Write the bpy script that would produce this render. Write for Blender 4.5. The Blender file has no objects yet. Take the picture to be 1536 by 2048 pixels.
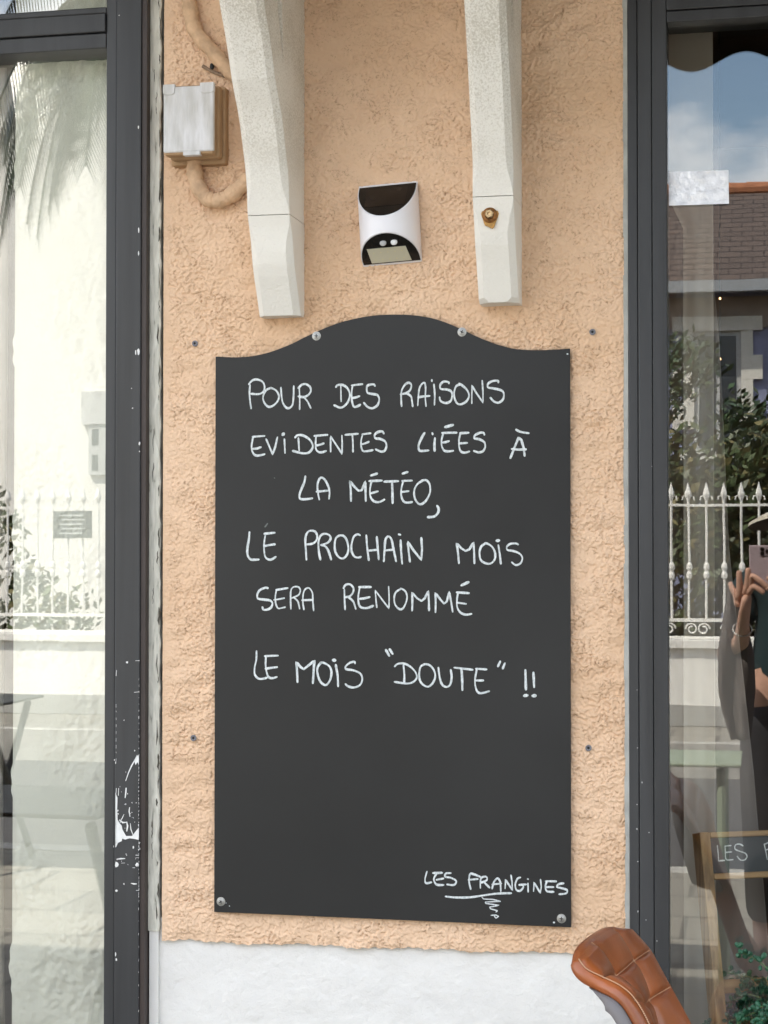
import bpy, bmesh, math, random
import numpy as np
from mathutils import Vector, Matrix
R = math.radians
random.seed(7)
S = bpy.context.scene
C = S.collection
# ------------------------------------------------------------------ camera
F, CX, CY = 3600.0, 768.0, 1024.0          # focal length and centre in photo pixels (1536 x 2048)
H, D = 1.40, 2.95                          # lens height, distance to the facade (facade plane y = 0)
PHI = math.atan(74 / F)
TH = math.atan(762 / F * math.cos(PHI))
fw = Vector((-math.sin(TH) * math.cos(PHI), math.cos(TH) * math.cos(PHI), math.sin(PHI)))
rt = Vector((math.cos(TH), math.sin(TH), 0))
up = rt.cross(fw)
CAM = Vector((0, -D, H))
cd = bpy.data.cameras.new('camera'); cam = bpy.data.objects.new('camera', cd); C.objects.link(cam)
cd.sensor_fit = 'HORIZONTAL'; cd.sensor_width = 36; cd.lens = 36 * F / 1536
cd.clip_start = 0.1; cd.clip_end = 500
M = Matrix((rt, up, -fw)).transposed().to_4x4(); M.translation = CAM
cam.matrix_world = M
S.camera = cam
# ------------------------------------------------------------------ sky, sun, exposure
SUN_EL, SUN_AZ = R(54), R(-42)             # sun stands behind the cafe, to the left
w = bpy.data.worlds.new('World'); S.world = w; w.use_nodes = True
nt = w.node_tree; nt.nodes.clear()
out = nt.nodes.new('ShaderNodeOutputWorld'); bg = nt.nodes.new('ShaderNodeBackground')
sky = nt.nodes.new('ShaderNodeTexSky'); sky.sky_type = 'NISHITA'; sky.sun_disc = False
sky.sun_elevation = SUN_EL; sky.sun_rotation = SUN_AZ; sky.air_density = 1.2; sky.dust_density = 1.5
tc = nt.nodes.new('ShaderNodeTexCoord'); mp = nt.nodes.new('ShaderNodeMapping'); mp.inputs['Scale'].default_value = (1, 1, 2.2)
nz = nt.nodes.new('ShaderNodeTexNoise'); nz.inputs['Scale'].default_value = 5.0; nz.inputs['Detail'].default_value = 7; nz.inputs['Roughness'].default_value = .55
rp = nt.nodes.new('ShaderNodeValToRGB'); rp.color_ramp.elements[0].position = .44; rp.color_ramp.elements[1].position = .60
mx = nt.nodes.new('ShaderNodeMixRGB'); mx.inputs['Color2'].default_value = (8.6, 8.6, 8.7, 1)
nt.links.new(tc.outputs['Generated'], mp.inputs['Vector']); nt.links.new(mp.outputs['Vector'], nz.inputs['Vector'])
nt.links.new(nz.outputs['Fac'], rp.inputs['Fac']); nt.links.new(rp.outputs['Color'], mx.inputs['Fac'])
nt.links.new(sky.outputs['Color'], mx.inputs['Color1']); nt.links.new(mx.outputs['Color'], bg.inputs['Color'])
bg.inputs['Strength'].default_value = 0.13
nt.links.new(bg.outputs['Background'], out.inputs['Surface'])
sd = bpy.data.lights.new('sun', 'SUN'); so = bpy.data.objects.new('sun', sd); C.objects.link(so)
sd.energy = 4.2; sd.angle = R(.5); sd.color = (1, .94, .84)
sdir = Vector((math.sin(SUN_AZ) * math.cos(SUN_EL), math.cos(SUN_AZ) * math.cos(SUN_EL), math.sin(SUN_EL)))
so.rotation_euler = sdir.to_track_quat('Z', 'Y').to_euler(); so.location = (0, 0, 12)
vs = S.view_settings
vs.view_transform = 'Standard'; vs.look = 'None'; vs.gamma = 1; vs.exposure = 1.92
S.cycles.max_bounces = 10; S.cycles.diffuse_bounces = 5; S.cycles.transparent_max_bounces = 24

# ------------------------------------------------------------------ helpers
def ray(px, py):
    return fw + rt * ((px - CX) / F) + up * ((CY - py) / F)
def P(px, py, Y=0.0):                      # photo pixel -> point at depth plane y = Y
    d = ray(px, py); t = (Y - CAM.y) / d.y
    return CAM + d * t
def PX(px, py, X):                         # photo pixel -> point on the plane x = X
    d = ray(px, py); t = (X - CAM.x) / d.x
    return CAM + d * t
YG = 0.012                                  # glass plane
def V(px, py, q):                          # a thing seen mirrored in the glass, q metres in front of it
    p = P(px, py, YG + q); return Vector((p.x, YG - q, p.z))

class MB:
    def __init__(s): s.v = []; s.f = []; s.mi = []
    def add(s, vs, fs, mi=0):
        o = len(s.v); s.v += [tuple(p) for p in vs]; s.f += [tuple(i + o for i in f) for f in fs]; s.mi += [mi] * len(fs); return s
    def box(s, x0, x1, y0, y1, z0, z1, mi=0):
        return s.add([(x0, y0, z0), (x1, y0, z0), (x1, y1, z0), (x0, y1, z0), (x0, y0, z1), (x1, y0, z1), (x1, y1, z1), (x0, y1, z1)],
                     [(0, 3, 2, 1), (4, 5, 6, 7), (0, 1, 5, 4), (1, 2, 6, 5), (2, 3, 7, 6), (3, 0, 4, 7)], mi)
    def loops(s, ls, cap=True, closed=True, mi=0):   # skin consecutive vertex loops
        n = len(ls[0]); vs = [p for l in ls for p in l]; fs = []
        for i in range(len(ls) - 1):
            for k in range(n if closed else n - 1):
                a = i * n + k; b = i * n + (k + 1) % n
                fs.append((a, b, b + n, a + n))
        if cap: fs += [tuple(range(n))[::-1], tuple(range((len(ls) - 1) * n, len(ls) * n))]
        return s.add(vs, fs, mi)
    def tube(s, pts, r, n=10, cap=True, mi=0):
        pts = [Vector(p) for p in pts]; rs = r if isinstance(r, (list, tuple)) else [r] * len(pts)
        ls = []; nrm = None
        for i, p in enumerate(pts):
            t = (pts[min(i + 1, len(pts) - 1)] - pts[max(i - 1, 0)]).normalized()
            if nrm is None:
                nrm = t.orthogonal().normalized()
            nrm = (nrm - t * nrm.dot(t))
            nrm = nrm.normalized() if nrm.length > 1e-6 else t.orthogonal().normalized()
            b = t.cross(nrm)
            ls.append([p + (nrm * math.cos(2 * math.pi * k / n) + b * math.sin(2 * math.pi * k / n)) * rs[i] for k in range(n)])
        return s.loops(ls, cap, True, mi)
    def lathe(s, c, prof, axis=(0, 0, 1), n=16, mi=0):
        c = Vector(c); ax = Vector(axis).normalized(); a = ax.orthogonal().normalized(); b = ax.cross(a)
        return s.loops([[c + ax * h + (a * math.cos(2 * math.pi * k / n) + b * math.sin(2 * math.pi * k / n)) * max(r, 1e-5) for k in range(n)] for r, h in prof], True, True, mi)
    def ell(s, c, rx, ry, rz, n=10, m=6, rot=None, mi=0):
        c = Vector(c); ls = []
        for j in range(1, m):
            a = math.pi * j / m
            l = []
            for k in range(n):
                v = Vector((rx * math.sin(a) * math.cos(2 * math.pi * k / n), ry * math.sin(a) * math.sin(2 * math.pi * k / n), rz * math.cos(a)))
                l.append(c + (rot @ v if rot else v))
            ls.append(l)
        return s.loops(ls, True, True, mi)
    def prism(s, outline, y0, y1, mi=0):            # outline of (x, z), solid between y0 (front) and y1
        n = len(outline)
        return s.loops([[(x, y0, z) for x, z in outline], [(x, y1, z) for x, z in outline]], True, True, mi)
    def build(s, name, mats, parent=None, smooth=False, bevel=0, seg=2, loc=(0, 0, 0)):
        me = bpy.data.meshes.new(name); me.from_pydata(s.v, [], s.f)
        mats = mats if isinstance(mats, (list, tuple)) else [mats]
        for m in mats: me.materials.append(m)
        if len(mats) > 1: me.polygons.foreach_set('material_index', s.mi)
        bm = bmesh.new(); bm.from_mesh(me); bmesh.ops.recalc_face_normals(bm, faces=bm.faces); bm.to_mesh(me); bm.free()
        if smooth:
            me.polygons.foreach_set('use_smooth', [True] * len(me.polygons))
            try: me.set_sharp_from_angle(angle=R(40))
            except Exception: pass
        o = link(name, me, parent, loc)
        if bevel:
            b = o.modifiers.new('bevel', 'BEVEL'); b.width = bevel; b.segments = seg; b.limit_method = 'ANGLE'; b.angle_limit = R(35)
        return o
def link(name, me, parent=None, loc=(0, 0, 0)):
    o = bpy.data.objects.new(name, me); C.objects.link(o)
    o.location = loc
    if parent is not None:
        o.parent = parent
        if parent.type == 'EMPTY': o.location = Vector(loc) - parent.location
    return o
def tag(o, label, cat, group=None, kind=None):
    if label: o['label'] = label
    if cat: o['category'] = cat
    if group: o['group'] = group
    if kind: o['kind'] = kind
    return o
def thing(name, label, cat, loc=(0, 0, 0), group=None):
    o = bpy.data.objects.new(name, None); C.objects.link(o); o.location = loc; o.empty_display_size = .1
    return tag(o, label, cat, group)
def struct(o): o['kind'] = 'structure'; return o
def dup_part(o, parent, off):
    c = o.copy(); C.objects.link(c); c.parent = parent; c.location = o.location + Vector(off); return c
def catmull(pts, n=8):
    if len(pts) < 3:
        a, b = pts[0], pts[-1]
        return [tuple(a[k] + (b[k] - a[k]) * i / n for k in range(len(a))) for i in range(n + 1)]
    q = [pts[0]] + list(pts) + [pts[-1]]; o = []
    for i in range(1, len(q) - 2):
        a, b, c, d = q[i - 1:i + 3]
        for k in range(n):
            t = k / n
            o.append(tuple(.5 * (2 * b[j] + (c[j] - a[j]) * t + (2 * a[j] - 5 * b[j] + 4 * c[j] - d[j]) * t * t + (3 * b[j] - a[j] - 3 * c[j] + d[j]) * t ** 3) for j in range(len(b))))
    o.append(tuple(pts[-1])); return o

# ------------------------------------------------------------------ materials
def mat(name, col, rough=.6, metal=0, spec=.5, var=.0, vscale=8, vcol=None, bump=0, bscale=60, bdist=.002, stretch=(1, 1, 1), detail=6, coat=0):
    m = bpy.data.materials.new(name); m.use_nodes = True; n = m.node_tree; L = n.links
    b = n.nodes['Principled BSDF']
    b.inputs['Base Color'].default_value = (*col, 1); b.inputs['Roughness'].default_value = rough
    b.inputs['Metallic'].default_value = metal; b.inputs['Specular IOR Level'].default_value = spec
    b.inputs['Coat Weight'].default_value = coat
    t = n.nodes.new('ShaderNodeTexCoord'); mp = n.nodes.new('ShaderNodeMapping'); mp.inputs['Scale'].default_value = stretch
    L.new(t.outputs['Object'], mp.inputs['Vector'])
    if var or vcol:
        nz = n.nodes.new('ShaderNodeTexNoise'); nz.inputs['Scale'].default_value = vscale; nz.inputs['Detail'].default_value = detail
        L.new(mp.outputs['Vector'], nz.inputs['Vector'])
        r = n.nodes.new('ShaderNodeValToRGB'); r.color_ramp.elements[0].position = .32; r.color_ramp.elements[1].position = .68
        r.color_ramp.elements[0].color = (*(vcol if vcol else [c * (1 - var) for c in col]), 1)
        r.color_ramp.elements[1].color = (*[min(1, c * (1 + var * .5)) for c in col], 1)
        L.new(nz.outputs['Fac'], r.inputs['Fac']); L.new(r.outputs['Color'], b.inputs['Base Color'])
    if bump:
        nb = n.nodes.new('ShaderNodeTexNoise'); nb.inputs['Scale'].default_value = bscale; nb.inputs['Detail'].default_value = 5
        L.new(mp.outputs['Vector'], nb.inputs['Vector'])
        bp = n.nodes.new('ShaderNodeBump'); bp.inputs['Strength'].default_value = bump; bp.inputs['Distance'].default_value = bdist
        L.new(nb.outputs['Fac'], bp.inputs['Height']); L.new(bp.outputs['Normal'], b.inputs['Normal'])
    return m
def nodes_of(m): return m.node_tree.nodes, m.node_tree.links, m.node_tree.nodes['Principled BSDF']

def glass_mat(name, base, top):
    m = bpy.data.materials.new(name); m.use_nodes = True; n = m.node_tree; n.nodes.clear(); L = n.links
    o = n.nodes.new('ShaderNodeOutputMaterial'); mixs = n.nodes.new('ShaderNodeMixShader')
    tr = n.nodes.new('ShaderNodeBsdfTransparent'); tr.inputs['Color'].default_value = (.97, .975, .96, 1)
    gl = n.nodes.new('ShaderNodeBsdfGlossy'); gl.inputs['Roughness'].default_value = 0.0; gl.inputs['Color'].default_value = (1, 1, 1, 1)
    lw = n.nodes.new('ShaderNodeLayerWeight'); lw.inputs['Blend'].default_value = .5
    mr = n.nodes.new('ShaderNodeMapRange'); mr.inputs['To Min'].default_value = base; mr.inputs['To Max'].default_value = top
    L.new(lw.outputs['Facing'], mr.inputs['Value'])
    pw = n.nodes.new('ShaderNodeMath'); pw.operation = 'POWER'; pw.inputs[1].default_value = 4
    L.new(lw.outputs['Facing'], pw.inputs[0]); L.new(pw.outputs[0], mr.inputs['Value'])
    # float glass is never perfectly flat
    tcn = n.nodes.new('ShaderNodeTexCoord'); nz = n.nodes.new('ShaderNodeTexNoise'); nz.inputs['Scale'].default_value = 5
    bp = n.nodes.new('ShaderNodeBump'); bp.inputs['Strength'].default_value = .03; bp.inputs['Distance'].default_value = .002
    L.new(tcn.outputs['Object'], nz.inputs['Vector']); L.new(nz.outputs['Fac'], bp.inputs['Height']); L.new(bp.outputs['Normal'], gl.inputs['Normal'])
    L.new(mr.outputs[0], mixs.inputs[0]); L.new(tr.outputs[0], mixs.inputs[1]); L.new(gl.outputs[0], mixs.inputs[2]); L.new(mixs.outputs[0], o.inputs['Surface'])
    return m
GLASS = glass_mat('window_glass', .115, .95); GLASS2 = glass_mat('weak_mirror_glass', .085, .95)  # second glass has no tint, it mirrors less to dim the right pane's reflections

STUCCO = mat('peach_stucco', (.72, .44, .235), .93, spec=.2, bump=.6, bscale=480, bdist=.0012)
n, L, b = nodes_of(STUCCO)
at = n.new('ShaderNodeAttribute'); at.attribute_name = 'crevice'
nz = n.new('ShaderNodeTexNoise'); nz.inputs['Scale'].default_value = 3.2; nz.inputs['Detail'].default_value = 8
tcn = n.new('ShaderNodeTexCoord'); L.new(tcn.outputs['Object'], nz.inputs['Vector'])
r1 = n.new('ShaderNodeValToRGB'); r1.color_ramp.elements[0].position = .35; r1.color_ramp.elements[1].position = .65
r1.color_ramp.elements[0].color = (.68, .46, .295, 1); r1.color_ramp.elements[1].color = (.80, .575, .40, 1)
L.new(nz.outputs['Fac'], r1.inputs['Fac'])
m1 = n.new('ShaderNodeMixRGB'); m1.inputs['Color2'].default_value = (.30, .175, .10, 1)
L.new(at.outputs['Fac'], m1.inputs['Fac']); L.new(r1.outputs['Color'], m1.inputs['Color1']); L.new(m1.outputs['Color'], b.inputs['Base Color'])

PLASTER = mat('white_plaster', (.76, .745, .71), .9, spec=.2, var=.03, vscale=22, bump=.5, bscale=300, bdist=.0015)
INNERP = mat('inner_white_plaster', (.70, .695, .62), .92, spec=.15, var=.05, vscale=7, bump=.45, bscale=240, bdist=.0015)
UPPER = mat('peach_upper', (.70, .43, .23), .95, spec=.2, var=.08, vscale=5, bump=.5, bscale=90, bdist=.004)
STONE = mat('white_concrete', (.70, .68, .60), .92, spec=.25, bump=.8, bscale=260, bdist=.002)
n, L, b = nodes_of(STONE)
tcn = n.new('ShaderNodeTexCoord')
nz = n.new('ShaderNodeTexNoise'); nz.inputs['Scale'].default_value = 330; nz.inputs['Detail'].default_value = 3
nz2 = n.new('ShaderNodeTexNoise'); nz2.inputs['Scale'].default_value = 9; nz2.inputs['Detail'].default_value = 6
L.new(tcn.outputs['Object'], nz.inputs['Vector']); L.new(tcn.outputs['Object'], nz2.inputs['Vector'])
sx = n.new('ShaderNodeSeparateXYZ'); L.new(tcn.outputs['Object'], sx.inputs[0])
mr = n.new('ShaderNodeMapRange'); mr.inputs['From Min'].default_value = 1.95; mr.inputs['From Max'].default_value = 2.1; L.new(sx.outputs['Z'], mr.inputs['Value'])
ad = n.new('ShaderNodeMath'); ad.operation = 'MULTIPLY_ADD'; ad.inputs[1].default_value = .62; L.new(nz2.outputs['Fac'], ad.inputs[0]); L.new(nz.outputs['Fac'], ad.inputs[2])
r1 = n.new('ShaderNodeValToRGB'); r1.color_ramp.elements[0].position = .40; r1.color_ramp.elements[1].position = .56
r1.color_ramp.elements[0].color = (1, 1, 1, 1); r1.color_ramp.elements[1].color = (0, 0, 0, 1)
hf = n.new('ShaderNodeMath'); hf.operation = 'MULTIPLY'; hf.inputs[1].default_value = .62; L.new(ad.outputs[0], hf.inputs[0]); L.new(hf.outputs[0], r1.inputs['Fac'])
mu = n.new('ShaderNodeMath'); mu.operation = 'MULTIPLY'; L.new(r1.outputs['Color'], mu.inputs[0]); L.new(mr.outputs[0], mu.inputs[1])
m1 = n.new('ShaderNodeMixRGB'); m1.inputs['Color1'].default_value = (.80, .77, .70, 1); m1.inputs['Color2'].default_value = (.60, .56, .48, 1)
L.new(mu.outputs[0], m1.inputs['Fac']); L.new(m1.outputs['Color'], b.inputs['Base Color'])

FRAME = mat('anthracite_paint', (.036, .0375, .040), .42, spec=.45, var=.32, vscale=14, bump=.25, bscale=90, bdist=.0008, stretch=(2, 2, .12))
BROWN = mat('brown_seal', (.045, .032, .028), .55, var=.2, vscale=9)
CHIP = mat('bare_white_primer', (.78, .78, .76), .7, var=.08, vscale=60)
PEEL = mat('peeling_paint', (.56, .56, .50), .8, bump=.8, bscale=120, bdist=.002, stretch=(1, 1, .25))
n, L, b = nodes_of(PEEL)
tcn = n.new('ShaderNodeTexCoord'); mp2 = n.new('ShaderNodeMapping'); mp2.inputs['Scale'].default_value = (1, 1, .16); L.new(tcn.outputs['Object'], mp2.inputs['Vector'])
nz = n.new('ShaderNodeTexNoise'); nz.inputs['Scale'].default_value = 150; nz.inputs['Detail'].default_value = 7; nz.inputs['Distortion'].default_value = .6
L.new(mp2.outputs['Vector'], nz.inputs['Vector'])
r1 = n.new('ShaderNodeValToRGB'); cr = r1.color_ramp
cr.elements[0].position = .30; cr.elements[0].color = (.20, .19, .15, 1)
e = cr.elements.new(.38); e.color = (.52, .51, .44, 1); e = cr.elements.new(.56); e.color = (.64, .62, .54, 1)
cr.elements[-1].position = .66; cr.elements[-1].color = (.70, .69, .61, 1)
L.new(nz.outputs['Fac'], r1.inputs['Fac']); L.new(r1.outputs['Color'], b.inputs['Base Color'])
CAULK = mat('grey_caulk', (.40, .40, .37), .8, var=.2, vscale=30, bump=.6, bscale=120)
BOARD = mat('slate_board', (.0165, .017, .0172), .46, spec=.35, var=.45, vscale=1.8, bump=.12, bscale=500, bdist=.0005)
INK = mat('chalk_ink', (.72, .75, .75), .8, var=.16, vscale=420, vcol=(.44, .48, .485), stretch=(1, 1, .5))
n, L, b = nodes_of(INK)
SMUDGE = mat('chalk_smudge', (.14, .15, .145), .9)
STEEL = mat('zinc_steel', (.45, .45, .43), .5, metal=1, var=.25, vscale=200)
PLUG = mat('grey_plug', (.20, .20, .22), .6, var=.3, vscale=200)
DARK = mat('dark_hole', (.02, .02, .02), .8)
RUST = mat('rusty_steel', (.30, .13, .035), .55, metal=.5, var=.5, vscale=150, bump=.5, bscale=250)
RUSTSTAIN = mat('rust_stain', (.50, .28, .085), .9, var=.35, vscale=120)
BRASS = mat('worn_bolt', (.62, .45, .25), .4, metal=.8, var=.4, vscale=160)
LAMPW = mat('white_plastic', (.80, .79, .82), .38, spec=.5)
LAMPB = mat('black_panel', (.012, .011, .010), .25, spec=.25, var=.3, vscale=40)
SOLAR = mat('solar_cell', (.020, .015, .012), .2, spec=.3, var=.4, vscale=30)
LEDW = mat('led_window', (.56, .55, .43), .45)
LEDD = mat('led_chip', (.62, .58, .36), .4)
SENSOR = mat('sensor_grey', (.42, .42, .42), .4)
SENSOR2 = mat('sensor_white', (.75, .75, .75), .35)
BOXLID = mat('brushed_white_paint', (.66, .655, .66), .7, var=.16, vscale=60, vcol=(.50, .49, .46), bump=.8, bscale=140, bdist=.002, stretch=(1, 1, .22))
TAN = mat('painted_tan', (.40, .262, .148), .9, spec=.2, var=.1, vscale=40, bump=.4, bscale=120)
PIPE = mat('painted_cable', (.62, .42, .265), .93, spec=.2, var=.22, vscale=55, bump=.9, bscale=150, bdist=.003)
CABLE = mat('dusty_cable', (.26, .185, .125), .95, var=.4, vscale=90)
FOIL = mat('silver_foil', (.80, .81, .84), .36, metal=.35, var=.16, vscale=60, bump=1, bscale=110, bdist=.002)
LEATHER = mat('tan_leather', (.265, .075, .021), .30, spec=.5, var=.38, vscale=13, bump=.3, bscale=330, bdist=.0008)
THREAD = mat('pale_thread', (.50, .30, .18), .8)
SHELLG = mat('grey_shell', (.16, .15, .15), .6, spec=.3)
BLACKM = mat('black_metal', (.02, .02, .02), .4, metal=.3)
WOOD = mat('oak_wood', (.42, .27, .13), .55, spec=.3, vcol=(.19, .115, .055), vscale=60, bump=.3, bscale=90, bdist=.001, stretch=(1.6, 1.6, .045), detail=4)
CHALKH = mat('menu_slate', (.024, .029, .033), .5, var=.15, vscale=9)
LEAFG = mat('succulent_green', (.022, .10, .050), .42, spec=.4, var=.4, vscale=40)
STEMG = mat('stem_green', (.09, .16, .06), .6)
WICKER = mat('wicker', (.32, .20, .10), .8, var=.4, vscale=90, bump=.8, bscale=120)
CURTAIN = mat('taupe_linen', (.25, .22, .20), .95, spec=.1, var=.06, vscale=4, bump=.3, bscale=800, bdist=.0006)
SHEER = mat('pale_linen', (.46, .43, .385), .95, spec=.1, var=.05, vscale=4, bump=.3, bscale=800, bdist=.0006)
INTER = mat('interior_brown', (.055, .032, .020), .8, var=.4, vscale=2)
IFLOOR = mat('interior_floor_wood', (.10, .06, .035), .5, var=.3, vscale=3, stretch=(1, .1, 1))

# ------------------------------------------------------------------ ground
PAVE = mat('paving', (.36, .34, .30), .9, var=.22, vscale=3, bump=.4, bscale=60)
n, L, b = nodes_of(PAVE)
br = n.new('ShaderNodeTexBrick'); br.inputs['Scale'].default_value = 1; br.inputs['Brick Width'].default_value = .6; br.inputs['Row Height'].default_value = .4
br.inputs['Mortar Size'].default_value = .012; br.inputs['Color1'].default_value = (.25, .235, .20, 1); br.inputs['Color2'].default_value = (.20, .19, .165, 1); br.inputs['Mortar'].default_value = (.13, .125, .11, 1)
tcn = n.new('ShaderNodeTexCoord'); L.new(tcn.outputs['Object'], br.inputs['Vector']); L.new(br.outputs['Color'], b.inputs['Base Color'])
ASPH = mat('asphalt', (.06, .06, .062), .9, var=.3, vscale=20, bump=.5, bscale=300)
EARTH = mat('garden_soil', (.10, .08, .05), .95, var=.4, vscale=5)
KERB = mat('kerb_stone', (.38, .37, .34), .9, var=.2, vscale=8)
struct(MB().add([(-120, 60, -.03), (120, 60, -.03), (120, -160, -.03), (-120, -160, -.03)], [(0, 1, 2, 3)]).build('ground', EARTH))
struct(MB().box(-30, 30, -4.9, 8, -.2, 0).build('pavement', PAVE))
struct(MB().box(-60, 60, -8.3, -5.05, -.2, -.01).build('road', ASPH))
struct(MB().box(-30, 30, -5.05, -4.9, -.2, .004).build('kerb', KERB))
struct(MB().box(-30, 30, -8.42, -8.3, -.2, .20).build('kerb', KERB))
struct(MB().box(-30, 30, -9.42, -8.42, -.2, .196).build('pavement', PAVE))
struct(MB().box(-30, 30, -40, -9.68, -.2, .25).build('garden_ground', EARTH))

# ------------------------------------------------------------------ cafe building
cafe = thing('cafe_building', 'peach stucco cafe front with dark shop windows and white corbels', 'building', (-.6, 0, 0))
xL, xR = P(325, 1090).x, P(1250, 1090).x
zB = P(740, 1892).z
def fnoise(nz_, nx_, d, lam, bw, aniso, seed):
    g = np.random.default_rng(seed).standard_normal((nz_, nx_)); f = np.fft.rfft2(g)
    fz = np.fft.fftfreq(nz_, d)[:, None] * aniso; fx = np.fft.rfftfreq(nx_, d)[None, :]
    q = np.sqrt(fz ** 2 + fx ** 2) * lam
    o = np.fft.irfft2(f * np.exp(-((q - 1) / bw) ** 2 / 2), s=(nz_, nx_)); return o / o.std()
def sstep(a, b, x):
    t = np.clip((x - a) / (b - a), 0, 1); return t * t * (3 - 2 * t)
def relief(name, x0, x1, z0, z1, d, fn, mats, parent, y=0, edge=None):
    nx_, nz_ = int((x1 - x0) / d) + 1, int((z1 - z0) / d) + 1
    xs = np.linspace(x0, x1, nx_); zs = np.linspace(z0, z1, nz_)
    X, Z = np.meshgrid(xs, zs); h, cv = fn(nz_, nx_, d, X, Z)
    if edge: X, Z = edge(X, Z)
    co = np.stack([X, y - h, Z], -1).reshape(-1, 3).astype(np.float32)
    i = np.arange(nx_ * nz_).reshape(nz_, nx_)
    q = np.stack([i[:-1, :-1], i[:-1, 1:], i[1:, 1:], i[1:, :-1]], -1).reshape(-1, 4).astype(np.int32)
    me = bpy.data.meshes.new(name); me.vertices.add(len(co)); me.vertices.foreach_set('co', co.ravel())
    me.loops.add(q.size); me.loops.foreach_set('vertex_index', q.ravel())
    me.polygons.add(len(q)); me.polygons.foreach_set('loop_start', np.arange(0, q.size, 4, dtype=np.int32))
    me.polygons.foreach_set('use_smooth', np.ones(len(q), dtype=bool))
    a = me.attributes.new('crevice', 'FLOAT', 'POINT'); a.data.foreach_set('value', cv.ravel().astype(np.float32))
    me.materials.append(mats); me.update(calc_edges=True); me.validate()
    return link(name, me, parent)
def stucco_fn(nz_, nx_, d, X, Z):
    n1 = fnoise(nz_, nx_, d, .0145, .40, .82, 1); n2 = fnoise(nz_, nx_, d, .0085, .4, .9, 2)
    n3 = fnoise(nz_, nx_, d, .0045, .4, 1, 3); n4 = fnoise(nz_, nx_, d, .075, .5, .6, 4); n5 = fnoise(nz_, nx_, d, .036, .5, 1, 5)
    n6 = fnoise(nz_, nx_, d, .20, .6, .7, 6); n7 = fnoise(nz_, nx_, d, .014, .4, 1.1, 7)
    f = n1 + .42 * n2
    step = sstep(-.42, .02, f)                                   # lobes of pressed-on render with steep lower lips
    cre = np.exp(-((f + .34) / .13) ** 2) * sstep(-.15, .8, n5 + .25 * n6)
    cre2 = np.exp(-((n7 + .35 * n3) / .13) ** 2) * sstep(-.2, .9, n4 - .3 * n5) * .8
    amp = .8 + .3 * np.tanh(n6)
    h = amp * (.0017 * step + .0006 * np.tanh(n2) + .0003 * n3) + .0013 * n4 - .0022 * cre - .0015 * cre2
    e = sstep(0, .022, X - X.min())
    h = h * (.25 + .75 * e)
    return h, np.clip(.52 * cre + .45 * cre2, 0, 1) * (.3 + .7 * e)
def stucco_edge(X, Z):
    # bottom lip of the render is hand-cut and slightly out of level
    z0 = Z.min(); t = (Z - z0) / (Z.max() - z0)
    tx = (X - X.min()) / (X.max() - X.min())
    wob = .0016 * np.sin(X * 31) + .0009 * np.sin(X * 97 + 1) + .0009 * np.sin(X * 331)
    lo = P(325, 1881).z + (P(1250, 1912).z - P(325, 1881).z) * tx + wob
    return X, lo + (Z.max() - lo) * t
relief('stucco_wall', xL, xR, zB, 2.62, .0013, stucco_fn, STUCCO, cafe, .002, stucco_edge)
MB().box(xL, xR, .022, .30, 0, 2.62).build('wall', UPPER, cafe)
def plinth_fn(nz_, nx_, d, X, Z):
    a = fnoise(nz_, nx_, d, .09, .6, 1, 11); b_ = fnoise(nz_, nx_, d, .022, .6, 1, 12); c_ = fnoise(nz_, nx_, d, .008, .5, 1, 13)
    return .0005 * a + .0002 * b_ + .0002 * c_, np.zeros_like(a)
relief('plinth', P(300, 1950, .003).x, xR, 0, zB + .03, .003, plinth_fn, PLASTER, cafe, .010)
# upper storey, side walls, roof and interior shell keep the shop dark and the pavement in shade
MB().box(-7, 6, -.02, .30, 2.62, 4.6).build('upper_wall', UPPER, cafe)
MB().box(-7, -2.45, 0, .30, 0, 2.62).build('wall', UPPER, cafe)
MB().box(1.25, 6, 0, .30, 0, 2.62).build('wall', UPPER, cafe)
MB().box(-7, -6.7, .30, 7, 0, 4.6).box(5.7, 6, .30, 7, 0, 4.6).box(-6.7, 5.7, 6.7, 7, 0, 4.6).build('wall', UPPER, cafe)
MB().box(-7.2, 6.2, -.45, 7.2, 4.6, 4.75).build('roof', mat('roof_edge', (.45, .42, .36), .9), cafe)
MB().box(-7, 6, -.72, -.0205, 2.70, 2.80).build('eaves', mat('eaves_boards', (.30, .26, .21), .85, var=.3, vscale=6, stretch=(.2, 3, 1)), cafe)
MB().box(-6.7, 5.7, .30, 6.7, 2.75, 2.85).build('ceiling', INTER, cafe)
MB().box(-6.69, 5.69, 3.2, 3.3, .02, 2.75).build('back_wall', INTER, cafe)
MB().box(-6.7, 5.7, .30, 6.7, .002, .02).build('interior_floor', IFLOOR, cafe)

# --- left shop window
wl0 = P(0, 1000).x - 1.1
x208, x280, x297 = P(208, 1090, -.02).x, P(280, 1090, -.02).x, P(297, 1090, .0).x
fr = MB()
fr.box(x208, P(229, 1090, -.02).x, -.016, .07, 0, 2.62)                                  # inner bead
fr.box(P(229.8, 1090, -.02).x, x280, -.02, .07, 0, 2.62)                              # stile
zr1, zr0 = P(120, 18, -.02).z, P(120, 100, -.02).z
zra = P(120, 70, -.02).z
fr.box(wl0, x208 - .0006, -.016, .07, zr0, zra).box(wl0, x208 - .0006, -.021, .07, zra + .001, zr1 - .012).box(wl0, x208 - .0006, -.016, .07, zr1 - .011, zr1)
fr.box(wl0 - .06, wl0 - .001, -.02, .07, 0, 2.62).box(wl0, x208 - .001, -.02, .07, 0, .25)
fl = fr.build('window_frame', FRAME, cafe, bevel=.0018)
MB().box(wl0, x208 - .0005, YG, YG + .006, .25, zr0 + .004).build('glass_pane', GLASS, fl)
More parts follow.
